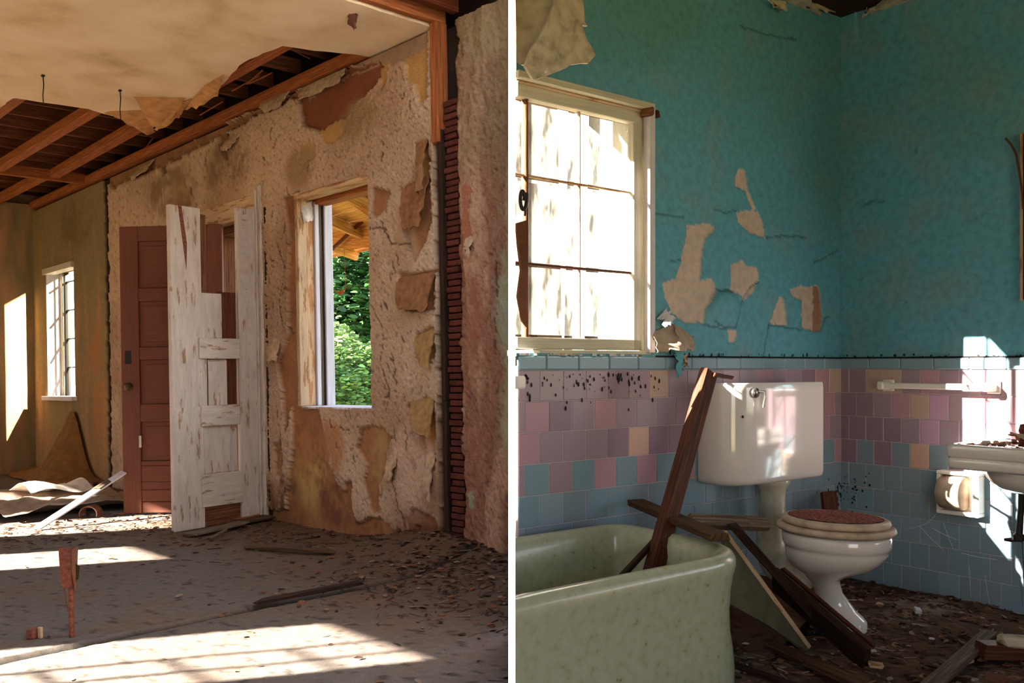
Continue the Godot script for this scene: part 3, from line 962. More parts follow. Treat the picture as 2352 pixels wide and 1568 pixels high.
		flap(f[0] - Vector3(0, 0.004, 0), f[1] - Vector3(0, 0.004, 0), f[2] - Vector3(0, 0.004, 0), f[3] - Vector3(0, 0.004, 0), Vector3.DOWN, f[4], 0.3, 0.003)
		put("torn_paper", M.torn_paper, ce)
	for p in [Vector3(1.36, 2.93, 1.372), Vector3(0.886, 2.93, 1.367)]:
		mb()
		tube(PackedVector3Array([p, p - Vector3(0.003, 0.06, 0.002), p - Vector3(-0.002, 0.13, 0.0), p - Vector3(0.0, 0.2, 0.003)]), 0.004, 0.003, 6)
		obox(p - Vector3(0, 0.006, 0), Vector3(0.02, 0.012, 0.02))
		put("hanging_wire", M.black_iron, ce)
	mb()
	flap(Vector3(0.465, 2.93, -0.693), Vector3(0.434, 2.93, -0.736), Vector3(0.415, 2.93, -0.625), Vector3(0.386, 2.93, -0.65), Vector3.DOWN, 0.04, 0.5, 0.003)
	put("ceiling_scrap", M.bark, ce)
	# framing above the hole
	var rf := structure("trim_1", "bare roof framing seen through the torn ceiling: joists, rafters and dark boards", "roof", PARLOUR)
	var z0 := -1.5
	while z0 < 6.5:
		var reach := clampf((z0 + 2.68) / 0.571, 2.0, 5.75)
		mb()
		abox(Vector3(-0.9, 3.2, z0 + 0.004), Vector3(reach, 3.23, z0 + 0.376))
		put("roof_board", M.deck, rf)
		mb()
		abox(Vector3(-0.5, 3.10, z0 - 0.012), Vector3(reach, 3.2, z0 + 0.012))
		put("rafter", M.rafter, rf)
		mb()
		abox(Vector3(-0.9, 3.232, z0 - 0.01), Vector3(reach, 3.24, z0 + 0.39))
		put("roofing_felt", M.plain_dark, rf)
		z0 += 0.38
	for q in [[Vector3(0.79, 2.99, 1.5), Vector3(0.79, 2.99, 4.55)], [Vector3(0.44, 2.99, -0.3), Vector3(0.31, 2.99, 4.55)], [Vector3(0.37, 2.99, 4.6), Vector3(0.37, 2.99, 6.3)], [Vector3(-0.012, 2.972, -0.84), Vector3(-0.012, 2.972, 6.3)], [Vector3(1.3, 2.99, 1.9), Vector3(1.3, 2.99, 6.3)]]:
		mb()
		plank(q[0], q[1], 0.085, 0.075, Vector3.UP, 0.01)
		put("joist", M.pine, rf)
	mb()
	plank(Vector3(-0.1, 2.98, 4.57), Vector3(1.6, 2.98, 4.57), 0.05, 0.1)
	put("joist", M.pine, rf)
	# stray splinters that dangle inside the hole
	for k in 14:
		var p := Vector3(rng.randf_range(0.0, 0.3), 3.06, rng.randf_range(0.2, 4.2))
		mb()
		plank(p, p + Vector3(rng.randf_range(-0.05, 0.12), rng.randf_range(-0.1, 0.1), rng.randf_range(0.15, 0.3)), 0.012, 0.006)
		put("splinter", M.pine, rf)
	# cross beam, post, dark corner
	var bm := structure("trim_2", "orange brown timber cross beam and corner post where a wall once stood", "beam", PARLOUR)
	mb()
	plank(Vector3(-0.05, 2.985, -0.87), Vector3(2.6, 2.985, -0.87), 0.045, 0.085)
	put("cross_beam", M.pine, bm)
	mb()
	plank(Vector3(-0.05, 3.03, -0.98), Vector3(2.6, 3.03, -0.98), 0.05, 0.10)
	put("cross_beam", M.pine_dark, bm)
	mb()
	abox(Vector3(-0.05, 0.02, -0.905), Vector3(0.012, 0.85, -0.868))
	put("post", M.dark_wood, bm)
	mb()
	abox(Vector3(-0.05, 0.85, -0.905), Vector3(0.012, 2.35, -0.868))
	put("post", M.dark_wood, bm)
	mb()
	abox(Vector3(-0.05, 2.28, -0.90), Vector3(0.03, 2.945, -0.842))
	put("post", M.pine, bm)
	for k in 3:
		mb()
		abox(Vector3(0.0, 3.06, -1.15 - 0.12 * k), Vector3(1.2, 3.08, -1.04 - 0.12 * k))
		put("ceiling_board", M.pine_dark, bm)

	# ---- the near window: reveal, sash remains, sill
	var w1 := structure("window_1", "glassless parlour window with rough studs and a white board on its left, bushes outside", "window", PARLOUR)
	for q in [["stud", "casing", Vector3(-0.06, 0.80, 0.622), Vector3(0.01, 2.2, 0.66)], ["stud", "bare_stud", Vector3(-0.115, 0.80, 0.628), Vector3(-0.06, 2.2, 0.66)], ["sash_frame", "white_trim", Vector3(-0.15, 0.80, 0.612), Vector3(-0.118, 2.19, 0.66)], ["sash_frame", "grey_wood", Vector3(-0.175, 0.80, 0.618), Vector3(-0.15, 2.19, 0.66)], ["sash_frame", "dark_wood", Vector3(-0.19, 0.80, 0.618), Vector3(-0.175, 2.19, 0.66)], ["white_board", "white_trim", Vector3(-0.255, 0.78, 0.607), Vector3(-0.19, 2.25, 0.68)], ["head_board", "bare_stud", Vector3(-0.10, 2.195, -0.23), Vector3(0.012, 2.235, 0.67)], ["head_board", "pine", Vector3(-0.22, 2.17, -0.23), Vector3(-0.12, 2.215, 0.66)], ["sill", "white_trim", Vector3(-0.28, 0.788, -0.21), Vector3(0.018, 0.802, 0.60)], ["side_board", "casing", Vector3(-0.24, 0.80, -0.26), Vector3(-0.005, 2.2, -0.212)]]:
		mb()
		abox(q[2], q[3], 0.004)
		put(q[0], M[q[1]], w1)
	for q in [[Vector3(-0.02, 2.159, 0.629), Vector3(-0.1, 2.19, 0.616), Vector3(-0.02, 2.033, 0.611), Vector3(-0.1, 2.063, 0.62), "white_plastic"], [Vector3(-0.12, 2.028, 0.676), Vector3(-0.16, 2.048, 0.685), Vector3(-0.12, 1.788, 0.674), Vector3(-0.16, 1.777, 0.683), "white_plastic"], [Vector3(-0.01, 0.882, 0.679), Vector3(-0.1, 0.894, 0.683), Vector3(-0.01, 0.794, 0.682), Vector3(-0.1, 0.799, 0.675), "tarp"]]:
		mb()
		flap(q[0], q[1], q[2], q[3], Vector3(0, 0, -1), 0.02, 0.5, 0.004)
		put("paint_scrap", M[q[4]], w1)
	# ---- the far window
	var w2 := structure("window_2", "small far parlour window glaring white, dark muntins over dusty panes", "window", PARLOUR)
	for q in [["casing", "cream_trim", Vector3(-0.08, 2.16, 4.98), Vector3(0.03, 2.22, 5.9)], ["sill", "white_trim", Vector3(-0.1, 0.80, 4.96), Vector3(0.05, 0.845, 5.92)], ["reveal", "white_trim", Vector3(-0.14, 0.84, 5.855), Vector3(0.0, 2.18, 5.89)], ["frame", "cream_trim", Vector3(-0.19, 0.84, 5.80), Vector3(-0.14, 2.18, 5.87)], ["frame", "black_iron", Vector3(-0.2, 0.84, 5.755), Vector3(-0.16, 2.18, 5.795)]]:
		mb()
		abox(q[2], q[3], 0.002)
		put(q[0], M[q[1]], w2)
	for k in 4:
		mb()
		abox(Vector3(-0.19, 0.84 + 0.31 * (k + 1) - 0.008, 5.0), Vector3(-0.172, 0.84 + 0.31 * (k + 1) + 0.008, 5.78), 0.001)
		put("muntin", M.black_iron, w2)
	for zz in [5.26, 5.52]:
		mb()
		abox(Vector3(-0.19, 0.84, zz - 0.008), Vector3(-0.172, 2.18, zz + 0.008), 0.001)
		put("muntin", M.black_iron, w2)
	for k in 4:
		for c in 3:
			mb()
			abox(Vector3(-0.184, 0.85 + 0.31 * k, 5.01 + 0.26 * c), Vector3(-0.180, 1.14 + 0.31 * k, 5.25 + 0.26 * c), 0.0005)
			put("pane", M.clear_pane, w2)
	# ---- doorway casing
	var dj := structure("door_1", "bare doorway in the parlour wall with a weathered timber casing", "doorway", PARLOUR)
	for q in [["jamb", "casing", Vector3(-0.24, 0.0, 1.13), Vector3(0.02, 2.30, 1.17)], ["jamb_trim", "white_door", Vector3(0.0, 0.0, 1.082), Vector3(0.036, 2.36, 1.118)], ["jamb_trim", "white_door", Vector3(0.0, 0.0, 1.126), Vector3(0.045, 2.33, 1.152)], ["jamb", "stained_door", Vector3(-0.24, 0.0, 1.92), Vector3(0.01, 2.30, 1.96)], ["head", "casing", Vector3(-0.2, 2.16, 1.08), Vector3(0.03, 2.31, 2.05)], ["head_trim", "stained_door", Vector3(-0.24, 2.10, 1.17), Vector3(-0.04, 2.155, 1.93)], ["threshold", "dark_wood", Vector3(-0.24, -0.02, 1.15), Vector3(0.03, 0.02, 1.95)]]:
		mb()
		abox(q[2], q[3], 0.004)
		put(q[0], M[q[1]], dj)
	mb()
	abox(Vector3(0.0, 0.0, 1.035), Vector3(0.02, 2.2, 1.06), 0.002)
	put("wire_conduit", M.dark_wood, dj)

func build_enclosure() -> void:
	# the rest of the ruin round the viewer: roof with two gaps for the sun, rear wall, side walls
	var ro := structure("ceiling_hall", "roof over the near part of the ruin, behind the viewer, with gaps where boards are missing", "ceiling", PARLOUR)
	for band in [Vector2(-3.22, -5.30), Vector2(-5.75, -9.5)]:
		mb()
		prism(PackedVector2Array([Vector2(band.x + 0.571 * -5.0, -5.0), Vector2(band.x + 0.571 * 5.8, 5.8), Vector2(band.y + 0.571 * 5.8, 5.8), Vector2(band.y + 0.571 * -5.0, -5.0)]), Vector3(0, 3.0, 0), Vector3.BACK, Vector3.RIGHT, Vector3(0, 0.1, 0))
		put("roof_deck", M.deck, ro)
	var wr := structure("wall_rear", "rear wall of the ruin behind the viewer", "wall", OUT)
	mb()
	abox(Vector3(-7.5, -0.3, 1.6), Vector3(0.5, 3.2, 1.8))
	abox(Vector3(0.5, 2.2, 1.6), Vector3(2.2, 3.2, 1.8))
	abox(Vector3(2.2, -0.3, 1.6), Vector3(6.5, 3.2, 1.8))
	put("masonry", M.masonry, wr)
	mb()
	obox(PARLOUR * L(-1.38, 1.4, 5.57), Vector3(1.5, 3.4, 0.14), Basis(PARLOUR.basis.z, PARLOUR.basis.y, -PARLOUR.basis.x))
	obox(PARLOUR * L(-4.9, 1.4, 5.57), Vector3(4.4, 3.4, 0.14), Basis(PARLOUR.basis.z, PARLOUR.basis.y, -PARLOUR.basis.x))
	put("side_masonry", M.masonry, wr)

# ---------------------------------------------------------------- parlour: things
func leaf_box(o: Node3D, called: String, m: Material, hinge: Vector3, along: Vector3, s0: float, u0: float, s1: float, u1: float, d0: float, d1: float, rag := 0.0) -> MeshInstance3D:
	var nrm := along.cross(Vector3.UP)
	var c := hinge + along * ((s0 + s1) / 2.0) + Vector3.UP * ((u0 + u1) / 2.0) + nrm * ((d0 + d1) / 2.0)
	mb()
	if absf(u1 - u0) > absf(s1 - s0):
		obox(c, Vector3(absf(u1 - u0), absf(s1 - s0), absf(d1 - d0)), Basis(Vector3.UP, -along, nrm), 0.004, rag)
	else:
		obox(c, Vector3(absf(s1 - s0), absf(u1 - u0), absf(d1 - d0)), Basis(along, Vector3.UP, nrm), 0.004, rag)
	return put(called, m, o)

func build_parlour_things() -> void:
	# the white door that hangs open into the room
	var hinge := Vector3(0.05, 0.0, 1.165)
	var along := (Vector3(0.66, 0.0, 1.085) - hinge).normalized()
	var d := thing("white_door", "ruined white panelled door hanging open, top panel gone and panels split", "door", PARLOUR, hinge)
	leaf_box(d, "stile", M.white_door, hinge, along, 0.429, 0.0, 0.656, 2.147, -0.02, 0.02)
	leaf_box(d, "stile", M.white_door, hinge, along, -0.012, 0.0, 0.139, 2.193, -0.02, 0.02)
	leaf_box(d, "rail", M.white_door, hinge, along, 0.143, 1.133, 0.459, 1.273, -0.032, 0.016)
	leaf_box(d, "rail", M.white_door, hinge, along, 0.149, 0.678, 0.451, 0.817, -0.032, 0.016)
	leaf_box(d, "rail", M.white_door, hinge, along, 0.139, 0.135, 0.451, 0.354, -0.032, 0.016)
	leaf_box(d, "panel", M.white_door, hinge, along, 0.264, 1.272, 0.448, 1.584, -0.004, 0.006, 0.006)
	leaf_box(d, "bare_panel", M.raw_panel, hinge, along, 0.145, 1.272, 0.294, 1.595, 0.006, 0.014)
	leaf_box(d, "panel_splinter", M.white_door, hinge, along, 0.391, 0.821, 0.45, 1.127, -0.012, 0.004, 0.02)
	leaf_box(d, "panel_splinter", M.white_door, hinge, along, 0.235, 0.819, 0.381, 1.127, -0.010, 0.004, 0.02)
	leaf_box(d, "bare_panel", M.raw_panel, hinge, along, 0.148, 0.819, 0.45, 1.139, 0.010, 0.016)
	leaf_box(d, "panel", M.white_door, hinge, along, 0.21, 0.357, 0.446, 0.68, -0.004, 0.008)
	leaf_box(d, "panel_splinter", M.white_door, hinge, along, 0.158, 0.357, 0.207, 0.656, -0.004, 0.008, 0.01)
	leaf_box(d, "bare_panel", M.stained_door, hinge, along, 0.142, 0.0, 0.455, 0.135, -0.008, 0.006)
	leaf_box(d, "inner_stile", M.stained_door, hinge, along, 0.374, 1.58, 0.433, 2.111, 0.0, 0.03)
	mb()
	prism(pts("0.131,1.816 0.099,2.14 0.048,2.162 0.06,1.576 0.122,1.694"), hinge - along.cross(Vector3.UP) * 0.022, along, Vector3.UP, along.cross(Vector3.UP) * 0.02)
	put("splintered_edge", M.white_door, d)
	mb()
	prism(pts("0.595,2.152 0.57,2.155 0.533,1.899 0.54,1.724 0.562,1.896"), hinge - along.cross(Vector3.UP) * 0.0225, along, Vector3.UP, along.cross(Vector3.UP) * 0.004)
	put("rust_stain", M.rust, d)

	# the red brown door behind it
	var h2 := Vector3(0.62, 0.0, 2.107)
	var al2 := (Vector3(0.089, 0.0, 1.548) - h2).normalized()
	var r := thing("red_door", "tall red brown five-panel door standing ajar behind the white door", "door", PARLOUR, h2)
	var top: float = 2.136
	var wide: float = 0.771
	leaf_box(r, "stile", M.red_door, h2, al2, 0.0, 0.015, 0.138, top, -0.02, 0.02)
	leaf_box(r, "stile", M.red_door, h2, al2, wide - 0.11, 0.015, wide, top, -0.02, 0.02)
	var rails := [[2.026, top], [1.58, 1.677], [1.148, 1.241], [0.69, 0.819], [0.368, 0.4]]
	for q in rails:
		leaf_box(r, "rail", M.red_door, h2, al2, 0.138, q[0], wide - 0.11, q[1], -0.019, 0.019)
	var bays := [[1.677, 2.026], [1.241, 1.58], [0.819, 1.148], [0.4, 0.69]]
	for q in bays:
		leaf_box(r, "panel", M.red_door, h2, al2, 0.138, q[0], wide - 0.11, q[1], -0.006, 0.006)
		leaf_box(r, "panel_field", M.red_door, h2, al2, 0.177, q[0] + 0.035, wide - 0.145, q[1] - 0.035, 0.0, 0.014)
	var ys := [0.015, 0.10, 0.19, 0.249, 0.368]
	for k in 4:
		leaf_box(r, "kick_board", M.red_door, h2, al2, 0.138, ys[k] + 0.002, wide - 0.11, ys[k + 1] - 0.002, -0.016, 0.016)
	var kn := h2 + al2 * 0.059 + Vector3.UP * 0.951 + al2.cross(Vector3.UP) * 0.02
	mb()
	lathe(PackedVector2Array([Vector2(0, 0.05), Vector2(0.018, 0.048), Vector2(0.028, 0.038), Vector2(0.026, 0.026), Vector2(0.012, 0.016), Vector2(0.012, 0.004), Vector2(0.03, 0.002), Vector2(0.03, -0.002)]), kn, Basis(al2, al2.cross(Vector3.UP), Vector3.UP), 18)
	put("knob", M.brass, r)
	leaf_box(r, "latch_plate", M.black_iron, h2, al2, 0.03, 1.119, 0.076, 1.216, 0.018, 0.024)
	leaf_box(r, "bare_slot", M.white_door, h2, al2, 0.126, 0.501, 0.145, 0.588, 0.018, 0.024)

	# rusty floor outlet on its pipe
	var pb := Vector3(2.002, 0, -0.991)
	var ob := thing("floor_outlet", "rusty electrical box on a bent upright pipe stub in the foreground", "electrical box", PARLOUR, pb)
	mb()
	tube(PackedVector3Array([pb, pb + Vector3(0.001, 0.1, 0.0), pb + Vector3(0, 0.2, 0.002), pb + Vector3(0, 0.24, 0.002)]), 0.011, 0.010, 12)
	put("pipe", M.rust, ob)
	var side := Vector3(-0.722, 0, -0.692).normalized() # across the view
	var face := Vector3(0.692, 0, -0.722).normalized() # towards the camera
	mb()
	prism(pts("-0.04,0.155 0.008,0.155 0.010,0.02 0.0,0.0 -0.026,0.0 -0.034,0.02"), pb + Vector3(0, 0.195, 0) + face * 0.016, side, Vector3.UP, -face * 0.004)
	put("front_plate", M.rust, ob)
	mb()
	prism(pts("-0.036,0.15 0.006,0.15 0.006,0.02 -0.02,0.005"), pb + Vector3(0, 0.195, 0) - face * 0.02, side, Vector3.UP, -face * 0.004)
	put("back_plate", M.rust, ob)
	mb()
	prism(pts("-0.02,0.155 0.03,0.15 0.03,0.08 0.02,0.03 0.0,-0.02 -0.006,0.03"), pb + Vector3(0, 0.195, 0) + side * 0.016, face, Vector3.UP, side * 0.004)
	put("side_plate", M.bark, ob)
	mb()
	prism(pts("0,0.10 0.022,0.08 0.018,0.03 0,0.02"), pb + Vector3(0, 0.195, 0) + face * 0.0 + side * 0.012, side, Vector3.UP, face * 0.003)
	put("knockout_tab", M.brass, ob)
	for s in [-0.030, 0.006]:
		mb()
		tube(PackedVector3Array([pb + Vector3(0, 0.20, 0) + side * s, pb + Vector3(0, 0.14, 0) + side * (s * 0.6 - 0.004), pb + Vector3(0, 0.10, 0) + side * (s * 0.5 - 0.002)]), 0.003, 0.002, 6)
		put("wire", M.rust, ob)
	# stump of a second outlet
	var p2 := Vector3(2.116, 0, -0.9)
	var st := thing("outlet_stump", "short rusty stump beside the pale slab at the left edge of the floor", "stump", PARLOUR, p2)
	mb()
	obox(p2 + Vector3(0, 0.02, 0), Vector3(0.04, 0.04, 0.035), Basis(Vector3.UP, 0.5), 0.004)
	put("socket", M.rust, st)
	mb()
	obox(p2 + Vector3(-0.02, 0.022, -0.02), Vector3(0.012, 0.045, 0.02), Basis(Vector3.UP, 0.5), 0.003)
	put("tab", M.flake_plaster, st)

	# far left: leaning carpet, crumpled sheeting, pale lath, curled strip, timber upright
	var c0 := Vector3(0.03, 0.0, 5.0)
	var ca := thing("fallen_carpet", "buckled brown carpet slumped in a peak against the far wall", "carpet", PARLOUR, c0)
	var rows := []
	for i in 15:
		var v := i / 14.0
		var row := PackedVector3Array()
		for j in 21:
			var s := j / 20.0
			var z := lerpf(6.2, 4.12, s)
			var peak := exp(-pow((z - 5.0) / 0.34, 2.0)) * 0.62 + 0.10 * exp(-pow((z - 5.5) / 0.5, 2.0)) + 0.03
			var x := 0.035 + v * (0.28 + 0.25 * s) + 0.03 * sin(s * 9.0) * v
			var y := peak * pow(1.0 - v, 1.25) + 0.02 + 0.014 * noise_b.get_noise_2d(s * 60.0, v * 60.0)
			row.append(Vector3(x, y, z))
		rows.append(row)
	mb()
	sheet(rows, 0.012)
	put("pile", M.carpet, ca)
	var t0 := Vector3(0.8, 0.0, 3.3)
	var ta := thing("crumpled_sheeting", "crumpled grey brown sheeting lying in folds on the floor left of the red door", "sheeting", PARLOUR, t0)
	rows = []
	for i in 25:
		var v := i / 24.0
		var row := PackedVector3Array()
		for j in 25:
			var s := j / 24.0
			var y := 0.05 + 0.05 * sin(v * 17.0 + s * 3.0) * (0.4 + 0.6 * sin(s * 4.0)) + 0.05 * noise_a.get_noise_2d(s * 120.0, v * 200.0)
			row.append(Vector3(lerpf(1.35, 0.25, s), maxf(y, 0.012), lerpf(2.35, 4.08, v)))
		rows.append(row)
	mb()
	sheet(rows, 0.003)
	put("cloth", M.tarp, ta)
	rows = []
	for i in 12:
		var v := i / 11.0
		var row := PackedVector3Array()
		for j in 10:
			var s := j / 9.0
			row.append(Vector3(lerpf(1.0, 0.5, s), 0.12 + 0.05 * sin(v * 5.0) + 0.03 * sin(s * 6.0 + v * 2.0), lerpf(3.0, 3.7, v) + 0.1 * s))
		rows.append(row)
	mb()
	sheet(rows, 0.002)
	put("white_lining", M.white_plastic, ta)
	var l0 := Vector3(1.281, 0, 1.915)
	var l1 := Vector3(0.631, 0.322, 2.081)
	var la := thing("white_lath", "long white painted board leaning up from the sunlit floor to the red door's edge", "board", PARLOUR, l0)
	mb()
	plank(l0 + Vector3(0, 0.01, 0), l1, 0.055, 0.012, Vector3(0.6, 0.6, -0.5), 0.01)
	put("board", M.white_trim, la)
	mb()
	plank(l0.lerp(l1, 0.66) + Vector3(0, 0.012, 0), l0.lerp(l1, 0.80) + Vector3(0, 0.012, 0), 0.05, 0.01, Vector3(0.6, 0.6, -0.5), 0.02)
	put("split_patch", M.grey_wood, la)
	var k0 := Vector3(0.83, 0, 2.207)
	var cu := thing("curled_strip", "small curled rusty strip standing on the floor left of the red door", "scrap", PARLOUR, k0)
	mb()
	var ring := []
	for i in 15:
		var an := -0.35 + (PI + 0.7) * i / 14.0
		ring.append(PackedVector3Array([k0 + Vector3(0, 0.03 + 0.05 * sin(an), 0) + side * (0.06 * cos(an)) + face * 0.04, k0 + Vector3(0, 0.03 + 0.05 * sin(an), 0) + side * (0.06 * cos(an)) - face * 0.05]))
	sheet(ring, 0.008)
	put("curl", M.bark, cu)
	var u0 := Vector3(0.093, 0, 7.259)
	var up := thing("timber_upright", "dark brown timber upright at the left edge of the far end wall", "timber", PARLOUR, u0)
	mb()
	plank(u0, Vector3(u0.x + 0.02, 2.1, u0.z), 0.10, 0.05, Vector3.BACK, 0.01)
	put("stud", M.beam_red, up)
	mb()
	plank(u0 + Vector3(0.03, 0, -0.03), Vector3(u0.x + 0.03, 0.75, u0.z - 0.03), 0.09, 0.03, Vector3.BACK, 0.01)
	put("stud_scab", M.pine_dark, up)

	# broken boards on the floor by the doors
	for q in [
		["grey broken board lying flat below the white door, nearest the free stile", Vector3(0.733, 0, 0.783), Vector3(0.292, 0, 0.904), 0.10, "grey_wood"],
		["brown broken board at the doorway threshold under the white door", Vector3(0.386, 0, 0.965), Vector3(0.062, 0, 1.018), 0.13, "old_wood"],
		["thin pale stick slanting over the litter below the doorway", Vector3(0.713, 0, 0.533), Vector3(0.494, 0, 0.736), 0.02, "grey_wood"],
		["orange brown board lying along the foot of the doorway jamb", Vector3(0.233, 0, 1.111), Vector3(-0.025, 0, 1.214), 0.09, "pine"],
		["long grey splintered board on the floor below the parlour window", Vector3(0.679, 0, 0.156), Vector3(0.454, 0, -0.415), 0.05, "old_wood"],
		["dark weathered batten lying in the floor joint across the parlour", Vector3(1.26, 0, -1.123), Vector3(0.76, 0, -1.179), 0.05, "dark_wood"],
	]:
		var o := thing("floor_board", q[0], "board", PARLOUR, q[1], "broken boards on the parlour floor")
		mb()
		plank(q[1] + Vector3(0, 0.022, 0), q[2] + Vector3(0, 0.03, 0), q[3], 0.016, Vector3.UP, 0.03)
		put("board", M[q[4]], o)
	# litter: flakes, leaves and splinters nobody could count
	var li := thing("floor_litter", "dry leaves, plaster flakes and splinters strewn over the parlour floor", "litter", PARLOUR, Vector3.ZERO)
	li.set_meta("kind", "stuff")
	var cols := [S(104, 74, 52), S(92, 56, 36), S(128, 104, 84), S(64, 42, 30), S(120, 70, 42), S(56, 40, 32)]
	for kind in 4:
		var places := []
		var count: int = [500, 800, 1300, 120][kind]
		for i in count:
			var z := rng.randf_range(-2.9, 1.9)
			var x := absf(rng.randfn(0.0, 0.45)) if rng.randf() < 0.8 else rng.randf_range(0.0, 2.6)
			if rng.randf() < 0.5:
				z = rng.randf_range(-2.9, -0.8); x = absf(rng.randfn(0.15, 0.4))
			if rng.randf() < 0.16:
				z = rng.randf_range(1.2, 2.4); x = rng.randf_range(0.1, 1.6)
			var n := noise_c.get_noise_2d(z * 40.0, x * 40.0)
			var heap := smoothstep(0.55, 0.0, x) * smoothstep(0.4, -1.4, z) * 0.17 * (0.6 + 0.8 * maxf(n, -0.3))
			var sz := rng.randf_range(0.007, 0.022) * (1.5 if kind == 1 else 1.0)
			var b := Basis(Vector3.UP, rng.randf() * TAU) * Basis(Vector3.RIGHT, rng.randfn(0.0, 0.25))
			var c: Color = cols[rng.randi() % 6]
			places.append([Transform3D(b.scaled(Vector3.ONE * sz), Vector3(x, heap + 0.002 - (0.004 if z < -1.13 else 0.0), z)), c.srgb_to_linear()])
		scatter(["flakes", "splinters", "dry_leaves", "lumps"][kind], [chip_mesh(kind), M.chip], li, places)

# ---------------------------------------------------------------- bathroom
func skin(rows: Array, closed: bool) -> void:
	ST.set_smooth_group(0)
	var n := rows.size()
	var m: int = rows[0].size()
	for i in n - 1:
		for j in (m if closed else m - 1):
			var k := (j + 1) % m
			vx(rows[i][j]); vx(rows[i][k]); vx(rows[i + 1][k])
			vx(rows[i][j]); vx(rows[i + 1][k]); vx(rows[i + 1][j])

func fan(ring: PackedVector3Array, away: Vector3) -> void:
	ST.set_smooth_group(-1)
	var c := Vector3.ZERO
	for p in ring:
		c += p
	c /= ring.size()
	for j in ring.size():
		tri_away(c, ring[j], ring[(j + 1) % ring.size()], away)

func build_bathroom_shell() -> void:
	var hole := Rect2(1.29, 1.045, 0.9, 0.955)
	# floor: dark soil and rot
	var fl := structure("floor_bathroom", "dark rotted bathroom floor covered with soil and splintered wood", "floor", OUT)
	grid_start(Vector2(0.006, -4.6), Vector2(3.2, -1.0), 0.018)
	var soil := S(78, 59, 47).srgb_to_linear()
	var rot := S(104, 72, 52).srgb_to_linear()
	var lime := S(140, 126, 112).srgb_to_linear()
	for j in gy:
		for i in gx:
			var p := g0 + Vector2(i, j) * gs
			var n := noise_c.get_noise_2d(p.x * 60.0, p.y * 60.0)
			var f := noise_b.get_noise_2d(p.x * 300.0, p.y * 300.0)
			var v := noise_a.get_noise_2d(p.x * 260.0, p.y * 260.0)
			var c := soil.lerp(rot, clampf(0.3 + v * 1.3, 0.0, 1.0)).lerp(lime, clampf((n - 0.12) * 2.2 + 0.4 * f, 0.0, 0.75))
			c = c * (1.0 + 0.45 * f)
			gc[i + j * gx] = Color(maxf(c.r, 0.0), maxf(c.g, 0.0), maxf(c.b, 0.0))
			gh[i + j * gx] = 0.012 * n + 0.008 * v + 0.006 * f
	own(grid_mesh(Vector3.RIGHT, Vector3.BACK, Vector3.UP, Vector3.ZERO), "soil", M.floor_relief, fl)
	mb()
	abox(Vector3(0.006, -0.3, -4.9), Vector3(3.6, -0.05, 0.6))
	put("slab", M.masonry, fl)

	# window wall
	var ww := structure("wall_window", "teal bathroom wall with peeled patches above mauve and blue tiles", "wall", BATH)
	wall_body(ww, M.masonry, -0.2, 1.80, -0.3, 2.72, -0.22, -0.02, [Rect2(1.29, 1.0, 0.9, 1.0)])
	mb()
	abox(Vector3(-0.014, -0.05, 0.0), Vector3(0.0032, 1.0, 1.955))
	put("grout_bed", M.grout, ww)
	grid_start(Vector2(-0.01, 1.02), Vector2(1.965, 2.72), 0.0075)
	teal_field(1)
	var tan := S(198, 178, 162)
	for text in [pts("1.086,1.567 1.028,1.579 0.947,1.591 0.911,1.571 0.974,1.524 0.996,1.429 1.006,1.348 0.933,1.361 0.906,1.317 0.939,1.27 0.974,1.233 0.985,1.175 1.093,1.172 1.17,1.208 1.208,1.259 1.236,1.326 1.158,1.348 1.119,1.42 1.101,1.492"), pts("0.759,1.842 0.721,1.844 0.706,1.795 0.691,1.741 0.735,1.754 0.785,1.767 0.779,1.805"), pts("0.709,1.742 0.685,1.74 0.64,1.677 0.667,1.67"), pts("0.773,1.654 0.691,1.668 0.631,1.674 0.601,1.627 0.58,1.563 0.691,1.572 0.735,1.596 0.764,1.612"), pts("0.807,1.427 0.735,1.456 0.715,1.433 0.631,1.426 0.625,1.369 0.661,1.32 0.727,1.276 0.735,1.298 0.813,1.316"), pts("0.477,1.31 0.445,1.302 0.42,1.18 0.546,1.188 0.509,1.251"), pts("0.397,1.343 0.315,1.367 0.275,1.359 0.197,1.38 0.18,1.324 0.153,1.234 0.17,1.162 0.309,1.169 0.309,1.298 0.381,1.314"), pts("0.836,1.152 0.773,1.154 0.779,1.102 0.822,1.101")]:
		carve(text, -0.006, tan, 0.006, 0.12)
	carve(pts("0.221,1.372 0.18,1.368 0.146,1.234 0.166,1.162 0.221,1.165 0.215,1.282"), -0.006, S(160, 118, 94), 0.006, 0.15)
	# a swollen blister of paint and the edges round it
	for j in gy:
		for i in gx:
			var p := g0 + Vector2(i, j) * gs
			var q := (p - Vector2(0.85, 1.234)) / Vector2(0.10, 0.085)
			var r := q.length()
			if r < 1.0 and gh[i + j * gx] > -0.004:
				gh[i + j * gx] += 0.034 * pow(1.0 - r * r, 0.6) * (0.7 + 0.5 * q.y)
	for line in [pts("1.282,1.6 1.208,1.6 1.106,1.602"), pts("0.92,1.185 0.853,1.161 0.779,1.163 0.75,1.26 0.685,1.334 0.616,1.364"), pts("0.985,1.17 0.92,1.163 0.841,1.152"), pts("0.595,1.034 0.552,1.182 0.445,1.175 0.309,1.165"), pts("0.779,1.659 0.85,1.644 0.92,1.651"), pts("0.215,1.479 0.111,1.515 0.022,1.551"), pts("1.183,1.416 1.112,1.424"), pts("0.906,1.317 0.864,1.314 0.807,1.317"), pts("0.163,1.162 0.128,1.224 0.093,1.23"), pts("0.75,2.449 0.571,2.452 0.348,2.481"), pts("0.571,1.564 0.445,1.584 0.282,1.588")]:
		crack(line, 0.0042, 0.003, S(58, 104, 112))
